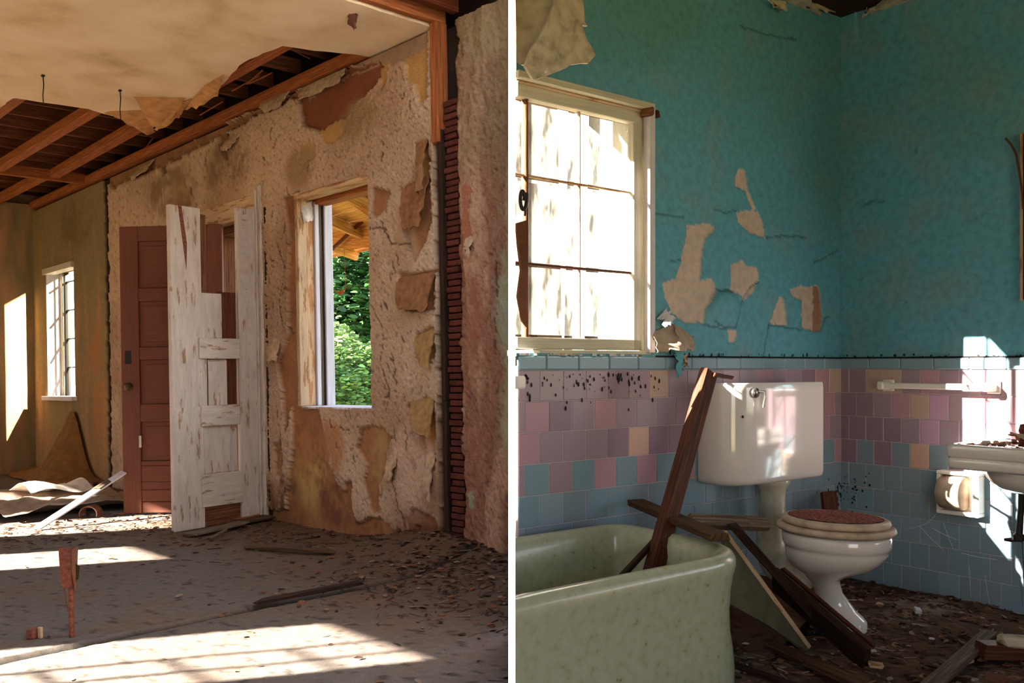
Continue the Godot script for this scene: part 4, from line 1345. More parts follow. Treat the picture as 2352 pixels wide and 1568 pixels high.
	own(grid_mesh(Vector3.BACK, Vector3.UP, Vector3.RIGHT, Vector3.ZERO, [hole]), "teal_paint", M.teal_relief, ww)
	# basin wall
	var wb := structure("wall_basin", "teal bathroom wall at right with tiles, catching the bright sun patch", "wall", BATH)
	# a second window, out of the picture, opens this wall nearer the viewer
	mb()
	abox(Vector3(-0.22, -0.3, -0.2), Vector3(1.35, 2.72, -0.02))
	abox(Vector3(1.35, -0.3, -0.2), Vector3(3.9, 0.75, -0.02))
	abox(Vector3(1.35, 2.3, -0.2), Vector3(3.9, 2.72, -0.02))
	abox(Vector3(3.9, -0.3, -0.2), Vector3(6.5, 2.72, -0.02))
	put("masonry", M.masonry, wb)
	mb()
	abox(Vector3(0.0, -0.05, -0.014), Vector3(1.35, 1.0, 0.0032))
	put("grout_bed", M.grout, wb)
	grid_start(Vector2(-0.01, 1.02), Vector2(1.35, 2.72), 0.012)
	teal_field(2)
	for line in [pts("0.089,1.756 0.155,1.757 0.22,1.753"), pts("0.366,1.969 0.374,1.948")]:
		crack(line, 0.006, 0.002, S(70, 118, 124))
	own(grid_mesh(Vector3.RIGHT, Vector3.UP, Vector3.BACK, Vector3.ZERO), "teal_paint", M.teal_relief, wb)

	# tiles, each its own piece
	var full := tile_mesh(0.1072, 0.1072)
	for wall in 2:
		var parent: Node3D = ww if wall == 0 else wb
		var long := 1.955 if wall == 0 else 1.34
		for row in 9:
			var top := 0.985 - 0.11 * row
			var ref: float = (1.488 if row % 2 == 1 else 1.421) if wall == 0 else (0.0 if row % 2 == 1 else 0.047)
			var w := 0.11 if wall == 0 else 0.087 + 0.0
			var k0 := int(floor(-ref / w)) - 1
			for k in range(k0, k0 + 24):
				var b0 := ref + w * k
				var b1 := b0 + w
				if b1 < 0.012 or b0 > long - 0.012:
					continue
				b0 = maxf(b0, 0.0); b1 = minf(b1, long)
				if wall == 0 and row >= 6 and b0 > 1.5:
					continue
				var kind := tile_kind(wall, row, k)
				var m: ArrayMesh = full if absf(b1 - b0 - 0.11) < 0.001 else tile_mesh(b1 - b0 - 0.0028, 0.1072)
				var mi := MeshInstance3D.new()
				mi.mesh = m
				mi.material_override = M["tile_" + kind]
				mi.name = "tile"
				parent.add_child(mi, true)
				var jit := rng.randf_range(-0.0008, 0.0008)
				if wall == 0:
					mi.transform = Transform3D(Basis(Vector3.BACK, Vector3.UP, Vector3.LEFT), Vector3(0.001 + jit, top - 0.055, (b0 + b1) / 2.0))
				else:
					mi.transform = Transform3D(Basis(), Vector3((b0 + b1) / 2.0, top - 0.055, 0.001 + jit))
		var b := 0.0
		while b < long - 0.02:
			var e := minf(b + 0.153, long)
			mb()
			if wall == 0:
				abox(Vector3(-0.01, 0.986, b + 0.001), Vector3(0.014, 1.034, e - 0.001), 0.004)
			else:
				abox(Vector3(b + 0.001, 0.986, -0.01), Vector3(e - 0.001, 1.034, 0.014), 0.004)
			put("cap_tile", M.cap_tile, parent)
			b = e
		mb()
		if wall == 0:
			abox(Vector3(-0.01, 1.034, 0.0), Vector3(0.005, 1.0405, 1.27), 0.001)
		else:
			abox(Vector3(0.0, 1.034, -0.01), Vector3(long, 1.041, 0.005), 0.001)
		put("dark_joint", M.mould_black, parent)
	# mould on the wall where the corner and the rail are damp
	var places := []
	for i in 260:
		var p: Vector3
		var t := rng.randf()
		if t < 0.3:
			p = Vector3(0.008, 0.97 - absf(rng.randfn(0.0, 0.05)), rng.randf_range(1.25, 1.93))
		elif t < 0.45:
			p = Vector3(0.008, rng.randfn(0.40, 0.035), absf(rng.randfn(0.02, 0.05)))
		elif t < 0.62:
			p = Vector3(absf(rng.randfn(0.05, 0.05)), rng.randfn(0.42, 0.05), 0.008)
		elif t < 0.8:
			p = Vector3(rng.randf_range(0.0, 0.9), rng.randf_range(1.034, 1.05), 0.004)
		else:
			p = Vector3(0.004, 1.036 + absf(rng.randfn(0.0, 0.012)), rng.randf_range(0.0, 1.2))
		var on_window := p.x < 0.01 and t < 0.45 or t >= 0.8
		var bas := Basis(Vector3.FORWARD, PI / 2) if on_window else Basis(Vector3.RIGHT, PI / 2)
		places.append([Transform3D(bas.scaled(Vector3(1, 1.6, 1) * rng.randf_range(0.002, 0.008)), p), S(34, 30, 30).srgb_to_linear()])
	scatter("mould", [chip_mesh(0), M.chip], ww, places)

	# dark ceiling
	var ce := structure("ceiling_bathroom", "dark stripped bathroom ceiling above the corner of the teal walls", "ceiling", BATH)
	for k in 46:
		mb()
		var s0 := -0.2 + 0.14 * k
		abox(Vector3(s0, 2.66, -0.2), Vector3(s0 + 0.135, 2.69, 1.80 + maxf(s0 + 0.2, 0.0) * 0.77))
		put("ceiling_board", M.ceiling_dark, ce)
	mb()
	prism(jagged(PackedVector2Array([Vector2(0.0, 0.15), Vector2(0.0, 1.9), Vector2(0.5, 2.3), Vector2(0.42, 1.2), Vector2(0.16, 0.75), Vector2(0.10, 0.45)]), 0.05, 0.02), Vector3(0, 2.63, 0), Vector3.RIGHT, Vector3.BACK, Vector3(0, 0.02, 0))
	put("ceiling_plaster", M.hung_plaster, ce)
	mb()
	prism(jagged(PackedVector2Array([Vector2(0.16, 0.0), Vector2(0.9, 0.0), Vector2(0.9, 0.3), Vector2(0.5, 0.2), Vector2(0.3, 0.1)]), 0.05, 0.02), Vector3(0, 2.63, 0), Vector3.RIGHT, Vector3.BACK, Vector3(0, 0.02, 0))
	put("ceiling_plaster", M.hung_plaster, ce)
	for q in [[Vector3(0.04, 2.585, 0.6), Vector3(0.04, 2.605, 0.501), Vector3(0.03, 2.562, 0.565), Vector3(0.03, 2.56, 0.462)], [Vector3(0.03, 2.635, 0.375), Vector3(0.03, 2.672, 0.174), Vector3(0.01, 2.637, 0.297), Vector3(0.01, 2.653, 0.073)], [Vector3(0.167, 2.65, 0.02), Vector3(0.295, 2.665, 0.02), Vector3(0.106, 2.618, 0.01), Vector3(0.205, 2.637, 0.01)]]:
		mb()
		flap(q[0], q[1], q[2], q[3], Vector3(0.7, 0, 0.7), 0.02, 0.5, 0.006)
		put("plaster_scrap", M.hung_plaster, ce)
	bathroom_window()

func teal_field(which: int) -> void:
	var teal := S(94, 160, 178).srgb_to_linear()
	var green := S(92, 146, 144).srgb_to_linear()
	var grey := S(126, 152, 154).srgb_to_linear()
	for j in gy:
		for i in gx:
			var k := i + j * gx
			var p := g0 + Vector2(i, j) * gs
			var n := noise_c.get_noise_2d(p.x * 40.0 + which * 500.0, p.y * 40.0)
			var f := noise_b.get_noise_2d(p.x * 500.0, p.y * 500.0 + which * 90.0)
			var v := noise_a.get_noise_2d(p.x * 160.0, p.y * 160.0 + which * 40.0)
			var c := teal.lerp(green, clampf(n * 1.4, 0.0, 0.6)).lerp(grey, clampf(v * 0.9 - 0.15 + (0.25 if which == 2 else 0.0), 0.0, 0.5))
			if noise_b.get_noise_2d(p.x * 700.0 + 60.0, p.y * 900.0) > 0.62:
				c = c * 0.8
			c = c * (1.0 + 0.04 * f)
			gc[k] = Color(c.r, c.g, c.b)
			gh[k] = 0.0015 * v + (0.0012 * f + 0.002 * absf(noise_c.get_noise_2d(p.x * 200.0, p.y * 200.0)) if which == 1 else 0.0004 * f)

func tile_mesh(w: float, h: float) -> ArrayMesh:
	var keep := OFF
	OFF = Vector3.ZERO
	mb()
	obox(Vector3.ZERO, Vector3(w, h, 0.009), Basis(), 0.0018)
	ST.generate_normals()
	OFF = keep
	return ST.commit()

func tile_kind(wall: int, row: int, k: int) -> String:
	if row >= 4:
		return ["blue", "blue_grey", "blue", "blue_grey", "blue_pale"][rng.randi() % 5]
	if row == 3:
		if wall == 0:
			return "blue" if k % 2 != 0 else ("mauve" if k >= 2 else "rose")
		if k == 4:
			return "peach"
		return "mauve_dark" if k % 2 == 0 else "blue_grey"
	if wall == 0 and row == 2 and k == -1:
		return "peach"
	if wall == 0 and row == 0 and (k == -2 or k < -12):
		return "sand"
	if wall == 1 and row == 1 and k == 4:
		return "sand"
	if wall == 1 and (row == 1 and k == 5 or row == 2 and k == 4):
		return "lilac"
	if wall == 1 and row == 0 and (k == 1 or k == 2):
		return "sand"
	if wall == 1 and k < 2:
		return "mauve_dark"
	return ["mauve", "mauve_dark", "mauve_grey", "mauve", "rose"][rng.randi() % 5]

func bathroom_window() -> void:
	var w := structure("window_3", "bathroom casement window glowing white, dusty panes in a chipped cream frame", "window", BATH)
	for q in [
		["casing", "white_trim", Vector3(-0.02, 1.05, 1.283), Vector3(0.014, 2.02, 1.318)],
		["jamb", "cream_trim", Vector3(-0.20, 1.05, 1.29), Vector3(-0.02, 2.0, 1.312)],
		["stile", "cream_trim", Vector3(-0.055, 1.06, 1.322), Vector3(-0.018, 1.985, 1.373)],
		["head_casing", "cream_trim", Vector3(-0.02, 1.995, 1.285), Vector3(0.016, 2.022, 1.962)],
		["head_bead", "casing", Vector3(-0.018, 1.985, 1.32), Vector3(-0.006, 1.995, 1.95)],
		["head", "cream_trim", Vector3(-0.05, 1.940, 1.33), Vector3(-0.016, 1.992, 1.945)],
		["bottom_rail", "cream_trim", Vector3(-0.055, 1.060, 1.33), Vector3(-0.018, 1.102, 1.945)],
		["sill", "cream_trim", Vector3(-0.2, 1.036, 1.29), Vector3(0.0, 1.058, 1.85)],
		["meeting_stile", "stained_door", Vector3(-0.05, 1.09, 1.888), Vector3(-0.022, 1.945, 1.902)],
	]:
		mb()
		abox(q[2], q[3], 0.003)
		put(q[0], M[q[1]], w)
	# muntins, rusty where bare
	for q in [["pale", Vector3(-0.042, 1.10, 1.636), Vector3(-0.029, 1.94, 1.644)], ["pale", Vector3(-0.042, 1.667, 1.374), Vector3(-0.029, 1.675, 1.945)], ["rust", Vector3(-0.042, 1.355, 1.374), Vector3(-0.028, 1.365, 1.945)]]:
		mb()
		abox(q[1], q[2], 0.002)
		put("muntin", M.beam_red if q[0] == "rust" else M.casing, w)
	var us := [1.103, 1.359, 1.670, 1.939]
	var bs := [1.376, 1.640, 1.886]
	for i in 3:
		for j in 2:
			mb()
			abox(Vector3(-0.038, us[i] + 0.008, bs[j] + 0.006), Vector3(-0.035, us[i + 1] - 0.008, bs[j + 1] - 0.008), 0.0004)
			put("pane", M.pane, w)
		mb()
		abox(Vector3(-0.038, us[i] + 0.008, 1.904), Vector3(-0.035, us[i + 1] - 0.008, 1.946), 0.0004)
		put("pane", M.pane, w)
	# the broken upper corner, scraps and chips along the sill
	mb()
	obox(Vector3(0.012, 1.981, 1.329), Vector3(0.05, 0.03, 0.03), Basis(Vector3.UP, 0.3), 0.006, 0.01)
	put("corner_block", M.stained_door, w)
	mb()
	obox(Vector3(0.008, 1.985, 1.271), Vector3(0.022, 0.03, 0.016), Basis(Vector3.UP, 0.3), 0.006, 0.005)
	put("corner_scrap", M.beam_red, w)
	for k in 40:
		mb()
		var s := rng.randf_range(0.004, 0.011)
		obox(Vector3(rng.randf_range(-0.012, 0.010), 1.036 + s * 0.4, rng.randf_range(1.29, 1.95)), Vector3(s * 1.6, s * 0.8, s * 1.3), Basis(Vector3.UP, rng.randf() * 3.0), 0.001)
		put("paint_chip", M.white_trim if k % 4 else M.casing, w)
	# curly iron stay and the warped strip of wood beside it
	var c := Vector3(0.02, 1.578, 1.949)
	var path := PackedVector3Array()
	for i in 26:
		var t := i / 25.0
		var an := -0.5 + t * TAU * 1.15
		var r := 0.012 + 0.025 * t
		path.append(c + Vector3(0.002 * t, sin(an) * r * 1.3, -cos(an) * r * 0.45))
	mb()
	tube(path, 0.006, 0.007, 8)
	tube(PackedVector3Array([path[25], c + Vector3(0, -0.02, -0.014), c + Vector3(0, -0.06, -0.010)]), 0.006, 0.004, 8)
	put("iron_stay", M.black_iron, w)
	mb()
	sheet([PackedVector3Array([Vector3(0.01, 1.492, 1.968), Vector3(0.01, 1.507, 1.922)]), PackedVector3Array([Vector3(0.016, 1.42, 1.965), Vector3(0.012, 1.423, 1.924)]), PackedVector3Array([Vector3(0.02, 1.33, 1.953), Vector3(0.014, 1.332, 1.925)]), PackedVector3Array([Vector3(0.022, 1.239, 1.97), Vector3(0.014, 1.227, 1.927)]), PackedVector3Array([Vector3(0.016, 1.158, 1.946), Vector3(0.012, 1.129, 1.924)])], 0.01)
	put("warped_strip", M.stained_door, w)

func build_bathroom_things() -> void:
	# --- bathtub
	var tb := thing("bathtub", "stained greenish cream bathtub with a rolled rim along the tiled window wall", "bathtub", BATH, Vector3(0.4, 0.0, 1.9))
	var be := 1.53
	var r := 0.235
	var outline := []
	var normals := []
	for i in 7:
		outline.append(Vector2(0.055, lerpf(1.978 + 0.055 * 0.771 + 0.003, be + 0.10, i / 6.0))); normals.append(Vector2(-1, 0))
	for i in range(1, 9):
		var an := PI / 2 * i / 8.0
		outline.append(Vector2(0.155 - 0.10 * cos(an), be + 0.10 - 0.10 * sin(an))); normals.append(Vector2(-cos(an), -sin(an)))
	for i in range(0, 13):
		var an := PI / 2 * i / 12.0
		outline.append(Vector2(0.70 - r + r * sin(an), be + r - r * cos(an))); normals.append(Vector2(sin(an), -cos(an)))
	for i in range(1, 9):
		outline.append(Vector2(0.70 + 0.004 * i / 8.0, lerpf(be + r, 1.978 + 0.704 * 0.771 + 0.003, i / 8.0))); normals.append(Vector2(1, 0))
	var prof := [Vector2(-0.17, 0.07), Vector2(-0.13, 0.085), Vector2(-0.095, 0.13), Vector2(-0.075, 0.22), Vector2(-0.062, 0.33), Vector2(-0.056, 0.385), Vector2(-0.045, 0.412), Vector2(-0.026, 0.424), Vector2(-0.008, 0.424), Vector2(0.008, 0.416), Vector2(0.017, 0.40), Vector2(0.017, 0.378), Vector2(0.009, 0.35), Vector2(0.001, 0.30), Vector2(-0.003, 0.24), Vector2(-0.001, 0.18), Vector2(0.008, 0.12), Vector2(0.013, 0.06), Vector2(0.012, 0.0)]
	var rows := []
	for q in prof:
		var row := PackedVector3Array()
		for i in outline.size():
			var o: Vector2 = outline[i] + normals[i] * q.x
			var lim: float = 1.978 + o.x * 0.771 + 0.003
			row.append(Vector3(o.x, q.y, lim if i == 0 or i == outline.size() - 1 else minf(o.y, lim)))
		rows.append(row)
	mb()
	skin(rows, false)
	put("shell", M.tub_enamel, tb)
	mb()
	fan(rows[0], Vector3(0.4, -5, 1.9))
	put("floor_pan", M.tub_enamel, tb)
	mb()
	tube(PackedVector3Array([Vector3(0.14, 0.269, 1.591), Vector3(0.145, 0.272, 1.582)]), 0.012, 0.012, 12)
	put("overflow_ring", M.rust, tb)

	# --- toilet: cistern, flush pipe, pan, seat, lid
	var tc := Vector3(0.0, 0.54, 0.73)
	var tank := thing("cistern", "white porcelain toilet cistern hung on the tiles under the peeling patches", "cistern", BATH, tc)
	rows = []
	var ring_at := func(inset: float, y: float, tilt: float) -> PackedVector3Array:
		var row := PackedVector3Array()
		var bR := 0.437 + inset
		var bL := 1.035 - inset
		var fr := 0.205 - inset
		for i in 5:
			var an := PI / 2 * i / 4.0
			row.append(Vector3(fr - 0.02 + 0.02 * sin(an), y, bR + 0.02 - 0.02 * cos(an)))
		for i in 9:
			var an := PI / 2 * i / 8.0
			row.append(Vector3(fr - 0.085 + 0.085 * cos(an), y - tilt, bL - 0.13 + 0.13 * sin(an)))
		row.append(Vector3(0.012, y, bL)); row.append(Vector3(0.010, y, bL - 0.002)); row.append(Vector3(0.010, y, bR + 0.002)); row.append(Vector3(0.012, y, bR))
		return row
	for q in [[0.03, 0.520, 0.0], [0.012, 0.524, 0.0], [0.003, 0.534, 0.0], [0.0, 0.55, 0.0], [0.0, 0.70, 0.0], [0.0, 0.90, 0.0], [0.001, 0.926, 0.0], [0.004, 0.932, 0.0]]:
		rows.append(ring_at.call(q[0], q[1], q[2]))
	mb()
	skin(rows, true)
	fan(rows[0], Vector3(0.1, 2, 0.7))
	fan(rows[7], Vector3(0.1, -2, 0.7))
	put("tank", M.porcelain, tank)
	var lv := Vector3(0.207, 0.893, 0.922)
	mb()
	lathe(PackedVector2Array([Vector2(0, 0.016), Vector2(0.010, 0.015), Vector2(0.019, 0.010), Vector2(0.021, 0.004), Vector2(0.021, 0.0)]), lv, Basis(Vector3.UP, Vector3.RIGHT, Vector3.BACK), 20)
	put("lever_boss", M.chrome, tank)
	mb()
	tube(PackedVector3Array([lv + Vector3(0.014, 0.005, -0.006), lv + Vector3(0.03, 0.004, -0.022), lv + Vector3(0.03, -0.02, -0.026), lv + Vector3(0.026, -0.058, -0.022)]), 0.006, 0.007, 8)
	put("flush_lever", M.chrome, tank)
	mb()
	lathe(PackedVector2Array([Vector2(0, 0.003), Vector2(0.005, 0.002), Vector2(0.006, -0.001)]), Vector3(0.204, 0.8, 0.992), Basis(Vector3.UP, Vector3.RIGHT, Vector3.BACK), 10)
	put("bolt_hole", M.black_iron, tank)

	var pb := Vector3(0.52, 0.0, 0.80)
	var wc := thing("toilet", "white pedestal toilet pan with a rusted lid standing in the debris", "toilet", BATH, pb)
	var sec := [[0.0, 0.475, 0.09, 0.125], [0.035, 0.475, 0.09, 0.122], [0.05, 0.474, 0.082, 0.108], [0.07, 0.47, 0.064, 0.085], [0.10, 0.462, 0.05, 0.066], [0.14, 0.46, 0.046, 0.058], [0.18, 0.465, 0.05, 0.062], [0.205, 0.475, 0.06, 0.075], [0.224, 0.488, 0.085, 0.105], [0.242, 0.50, 0.118, 0.14], [0.26, 0.51, 0.14, 0.165], [0.285, 0.52, 0.157, 0.185], [0.318, 0.53, 0.168, 0.199], [0.327, 0.53, 0.166, 0.197], [0.332, 0.53, 0.172, 0.204], [0.345, 0.53, 0.178, 0.21], [0.375, 0.53, 0.179, 0.211], [0.383, 0.53, 0.174, 0.206], [0.384, 0.53, 0.12, 0.15]]
	rows = []
	for q in sec:
		var row := PackedVector3Array()
		for i in 44:
			var an := TAU * i / 44.0
			row.append(Vector3(q[1] + cos(an) * q[3] * (1.0 if cos(an) > 0 else 0.9), q[0], 0.855 + sin(an) * q[2] + (0.02 if q[0] > 0.2 else 0.0) - 0.075 * clampf((0.2 - q[0]) / 0.1, 0.0, 1.0)))
		rows.append(row)
	mb()
	skin(rows, true)
	put("pan", M.porcelain, wc)
	var ell := func(rb_: float, rs_: float, y: float) -> PackedVector3Array:
		var row := PackedVector3Array()
		for i in 44:
			var an := TAU * i / 44.0
			row.append(Vector3(0.535 + cos(an) * rs_, y, 0.875 + sin(an) * rb_))
		return row
	mb()
	rows = [ell.call(0.172, 0.204, 0.388), ell.call(0.186, 0.217, 0.39), ell.call(0.191, 0.222, 0.398), ell.call(0.188, 0.219, 0.408), ell.call(0.178, 0.209, 0.412), ell.call(0.10, 0.13, 0.413)]
	skin(rows, true)
	put("seat", M.seat_paint, wc)
	mb()
	rows = [ell.call(0.150, 0.180, 0.414), ell.call(0.168, 0.198, 0.416), ell.call(0.173, 0.203, 0.424), ell.call(0.170, 0.200, 0.434), ell.call(0.160, 0.190, 0.439), ell.call(0.150, 0.178, 0.440)]
	skin(rows, true)
	put("lid", M.seat_paint, wc)
	mb()
	rows = []
	for k in 9:
		var t := k / 8.0
		var row := PackedVector3Array()
		for i in 44:
			var an := TAU * i / 44.0
			var rr_ := 1.0 - t * 0.98
			var wob := 1.0 + 0.10 * noise_b.get_noise_2d(cos(an) * 60.0, sin(an) * 60.0) * (1.0 if k == 0 else 0.4)
			row.append(Vector3(0.535 + cos(an) * 0.172 * rr_ * wob, 0.4415 + (0.0 if k == 0 else 0.003 * noise_b.get_noise_2d(cos(an) * rr_ * 120.0, sin(an) * rr_ * 120.0)), 0.875 + sin(an) * 0.144 * rr_ * wob))
		rows.append(row)
	skin(rows, true)
	put("flaked_lid_face", M.lid_rust, wc)
	mb()
	lathe(PackedVector2Array([Vector2(0.058, 0.54), Vector2(0.072, 0.532), Vector2(0.074, 0.515), Vector2(0.066, 0.50), Vector2(0.056, 0.485), Vector2(0.052, 0.44), Vector2(0.054, 0.40), Vector2(0.056, 0.36), Vector2(0.060, 0.345), Vector2(0.060, 0.335)]), Vector3(0.12, 0.0, 0.69), Basis(), 28)
	put("flush_pipe", M.old_porcelain, wc)
	mb()
	tube(PackedVector3Array([Vector3(0.12, 0.345, 0.69), Vector3(0.125, 0.28, 0.70), Vector3(0.16, 0.20, 0.73), Vector3(0.24, 0.17, 0.78), Vector3(0.36, 0.20, 0.83)]), 0.058, 0.075, 20)
	put("inlet_bend", M.old_porcelain, wc)

	# --- board behind the pan
	var bo := thing("board_behind_pan", "short dark red board propped upright behind the toilet pan", "board", BATH, Vector3(0.13, 0.104, 0.275))
	mb()
	plank(Vector3(0.16, 0.13, 0.287), Vector3(0.1, 0.434, 0.256), 0.105, 0.02, Vector3.RIGHT, 0.006)
	put("board", M.beam_red, bo)

	# --- tall beam and the boards that lie round the tub
	var b0 := Vector3(0.34, 0.301, 1.642)
	var b1 := Vector3(0.245, 0.981, 1.242)
	var lo := b0 + (b0 - b1).normalized() * 0.18
	var bt := thing("leaning_timber", "long red brown timber leaning from the bathtub up to the cistern's corner", "timber", BATH, lo)
	mb()
	plank(lo, b1, 0.062, 0.045, Vector3(0.95, 0, 0.25), 0.012, 0.006)
	put("beam", M.beam_red, bt)
	mb()
	plank(b1 - (b1 - b0) * 0.02 + Vector3(0.03, 0.0, 0), Vector3(0.21, 0.953, 1.063), 0.016, 0.010, Vector3.RIGHT, 0.01)
	put("splinter", M.beam_red, bt)
	for q in [
		["thin_stick", "thin dark stick leaning inside the bathtub left of the tall timber", Vector3(0.42, 0.317, 1.896), Vector3(0.26, 0.399, 1.529), 0.022, 0.016, "dark_wood", Vector3.RIGHT],
		["corner_board", "dirty dark-ended board lying over the back corner of the bathtub", Vector3(0.07, 0.492, 1.454), Vector3(0.58, 0.45, 1.587), 0.07, 0.022, "old_wood", Vector3.UP],
		["pale_board", "pale edged board laid level between the bathtub and the flush pipe", Vector3(0.372, 0.465, 1.49), Vector3(0.428, 0.425, 1.137), 0.05, 0.03, "grey_wood", Vector3(0.7, 0.7, 0)],
		["leaning_plank", "dark plank sloping steeply between the bathtub's end panel and the toilet pan", Vector3(0.499, 0.45, 1.408), Vector3(0.575, 0.03, 0.971), 0.075, 0.03, "dark_wood", Vector3(0.5, 0.4, -0.7)],
		["long_dark_plank", "long dark plank with a red upper edge sloping to the floor before the toilet pan", Vector3(0.383, 0.2, 1.029), Vector3(0.82, 0.035, 1.139), 0.10, 0.03, "dark_wood", Vector3(0.6, 0.2, -0.8)],
		["grey_splinter", "grey splintered board on the floor between the bathtub and the long dark plank", Vector3(0.525, 0.03, 1.247), Vector3(0.938, 0.03, 1.366), 0.06, 0.018, "old_wood", Vector3.UP],
		["floor_lath", "narrow lath on the floor at the foot of the bathtub", Vector3(0.532, 0.02, 1.494), Vector3(0.921, 0.02, 1.511), 0.035, 0.012, "dark_wood", Vector3.UP],
		["weathered_plank", "long grey brown weathered plank lying on the soil under the basin", Vector3(0.924, 0.03, 0.49), Vector3(1.09, 0.03, 1.278), 0.055, 0.02, "grey_wood", Vector3.UP],
		["dark_timber", "dark brown timber on the floor at the right edge below the pale block", Vector3(1.016, 0.04, 0.759), Vector3(1.152, 0.04, 0.598), 0.07, 0.05, "beam_red", Vector3.UP],
	]:
		var o := thing(q[0], q[1], "board", BATH, q[2], "loose boards round the bathtub and the basin")
		mb()
		plank(q[2], q[3], q[4], q[5], q[7], 0.012)
		put("board", M[q[6]], o)
		if q[0] == "long_dark_plank":
			mb()
			plank(q[2] + Vector3(0.01, 0.04, -0.028), q[3] + Vector3(0.01, 0.04, -0.028), 0.02, 0.012, q[7], 0.01)
			put("red_edge", M.beam_red, o)
	var pa := Vector3(0.47, 0.44, 1.436)
	var pd := Vector3(0.603, 0.02, 1.141)
	var pn := thing("end_panel", "greenish board panel leaning against the round end of the bathtub", "panel", BATH, pd)
	mb()
	var pq := Vector3(0.575, 0.24, 1.555)
	sheet([PackedVector3Array([pa, pa.lerp(pd, 0.5), pd]), PackedVector3Array([pa.lerp(pq, 0.5) + Vector3(0.012, 0, 0), pa.lerp(pq, 0.5).lerp(pd, 0.5) + Vector3(0.02, 0, 0), pd + Vector3(0.008, -0.005, 0.01)]), PackedVector3Array([pq, pq.lerp(pd, 0.5), pd + Vector3(0.012, -0.008, 0.02)])], 0.012)
	put("sheet", M.plywood, pn)
	mb()
	plank(pa, pd, 0.018, 0.02, Vector3(0.7, 0.3, 0.5), 0.006)
	put("edge_lath", M.casing, pn)
	var wb := thing("pale_block", "pale mortar-crusted block lying on the dark timber at the right edge", "block", BATH, Vector3(1.072, 0.07, 0.673))
	mb()
	plank(Vector3(1.058, 0.075, 0.719), Vector3(1.164, 0.075, 0.629), 0.06, 0.035, Vector3.UP, 0.01, 0.008)
	put("block", M.hung_plaster, wb)
	for q in [["small sawn tan chip on the soil right of the long dark plank", Vector3(0.852, 0.02, 1.129), 0.045, "casing", 0.4], ["small yellowish chip on the soil above the sawn tan chip", Vector3(0.763, 0.02, 0.997), 0.022, "cream_trim", 1.2], ["reddish broken piece on the soil at the bottom right", Vector3(1.145, 0.02, 0.947), 0.06, "bark", 0.2], ["small pinkish flake on the soil under the basin", Vector3(1.02, 0.02, 0.846), 0.03, "seat_paint", 1.5], ["thin white splinter on the soil near the basin wall", Vector3(0.578, 0.015, 0.363), 0.05, "white_trim", 2.2], ["small white crumb on the soil midway to the basin wall", Vector3(0.805, 0.015, 0.685), 0.018, "white_trim", 0.3]]:
		var o := thing("wood_chip", q[0], "chip", BATH, q[1], "chips and crumbs on the bathroom soil")
		mb()
		obox(q[1], Vector3(q[2], q[2] * 0.35, q[2] * 0.5), Basis(Vector3.UP, q[4]) * Basis(Vector3.RIGHT, 0.15), 0.002, q[2] * 0.12)
		put("chip", M[q[3]], o)

	# --- basin on the right wall
	var sb := thing("basin", "white wall basin at the right edge, grooved front, rubbish heaped on its ledge", "basin", BATH, Vector3(1.0, 0.6, 0.2))
	var D := 0.40
	rows = []
	var lip := func(inset: float, y: float) -> PackedVector3Array:
		var row := PackedVector3Array()
		var s0 := 0.70 + inset
		var s1 := 1.28 - inset
		var fr := D - inset
		row.append(Vector3(s0, y, 0.006))
		for i in 7:
			var an := PI / 2 * i / 6.0
			row.append(Vector3(s0 + 0.035 - 0.035 * cos(an), y, fr - 0.035 + 0.035 * sin(an)))
		for i in 7:
			var an := PI / 2 * i / 6.0
			row.append(Vector3(s1 - 0.035 + 0.035 * sin(an), y, fr - 0.035 + 0.035 * cos(an)))
		row.append(Vector3(s1, y, 0.006))
		return row
	for q in [[0.05, 0.672], [0.03, 0.690], [0.016, 0.698], [0.006, 0.697], [0.0, 0.690], [0.0, 0.652], [0.004, 0.647], [0.010, 0.645], [0.004, 0.641], [0.004, 0.61], [0.010, 0.602], [0.03, 0.600], [0.07, 0.595]]:
		rows.append(lip.call(q[0], q[1]))
	mb()
	skin(rows, false)
	put("slab", M.porcelain, sb)
	mb()
	fan(rows[0], Vector3(1, -3, 0.2))
	put("ledge", M.porcelain, sb)
	mb()
	rows = []
	for q in [[0.235, 0.60], [0.225, 0.57], [0.20, 0.54], [0.15, 0.52], [0.08, 0.51], [0.03, 0.505], [0.03, 0.49]]:
		var row := PackedVector3Array()
		for i in 32:
			var an := TAU * i / 32.0
			row.append(Vector3(1.0 + cos(an) * q[0] * 0.95, q[1], 0.20 + sin(an) * q[0] * 0.78))
		rows.append(row)
	skin(rows, true)
	put("bowl", M.porcelain, sb)
	mb()
	tube(PackedVector3Array([Vector3(1.02, 0.50, 0.18), Vector3(1.02, 0.38, 0.16), Vector3(1.0, 0.30, 0.14), Vector3(1.0, 0.30, 0.02)]), 0.018, 0.018, 12)
	put("drain_pipe", M.black_iron, sb)
	var tp := Vector3(0.911, 0.732, 0.2)
	mb()
	lathe(PackedVector2Array([Vector2(0, 0.07), Vector2(0.02, 0.065), Vector2(0.026, 0.04), Vector2(0.018, 0.02), Vector2(0.024, 0.0), Vector2(0.028, -0.02)]), Vector3(tp.x + 0.01, 0.71, tp.z), Basis(), 16)
	put("tap", M.rust, sb)
	# valve on its pipe below the basin
	var vp := Vector3(0.835, 0.309, 0.06)
	var va := thing("stop_valve", "dark stop valve with a lever on a thin pipe under the basin", "valve", BATH, vp)
	mb()
	tube(PackedVector3Array([vp + Vector3(0, 0.26, -0.02), vp + Vector3(0.004, 0.12, -0.01), vp]), 0.010, 0.014, 10)
	put("pipe", M.black_iron, va)
	mb()
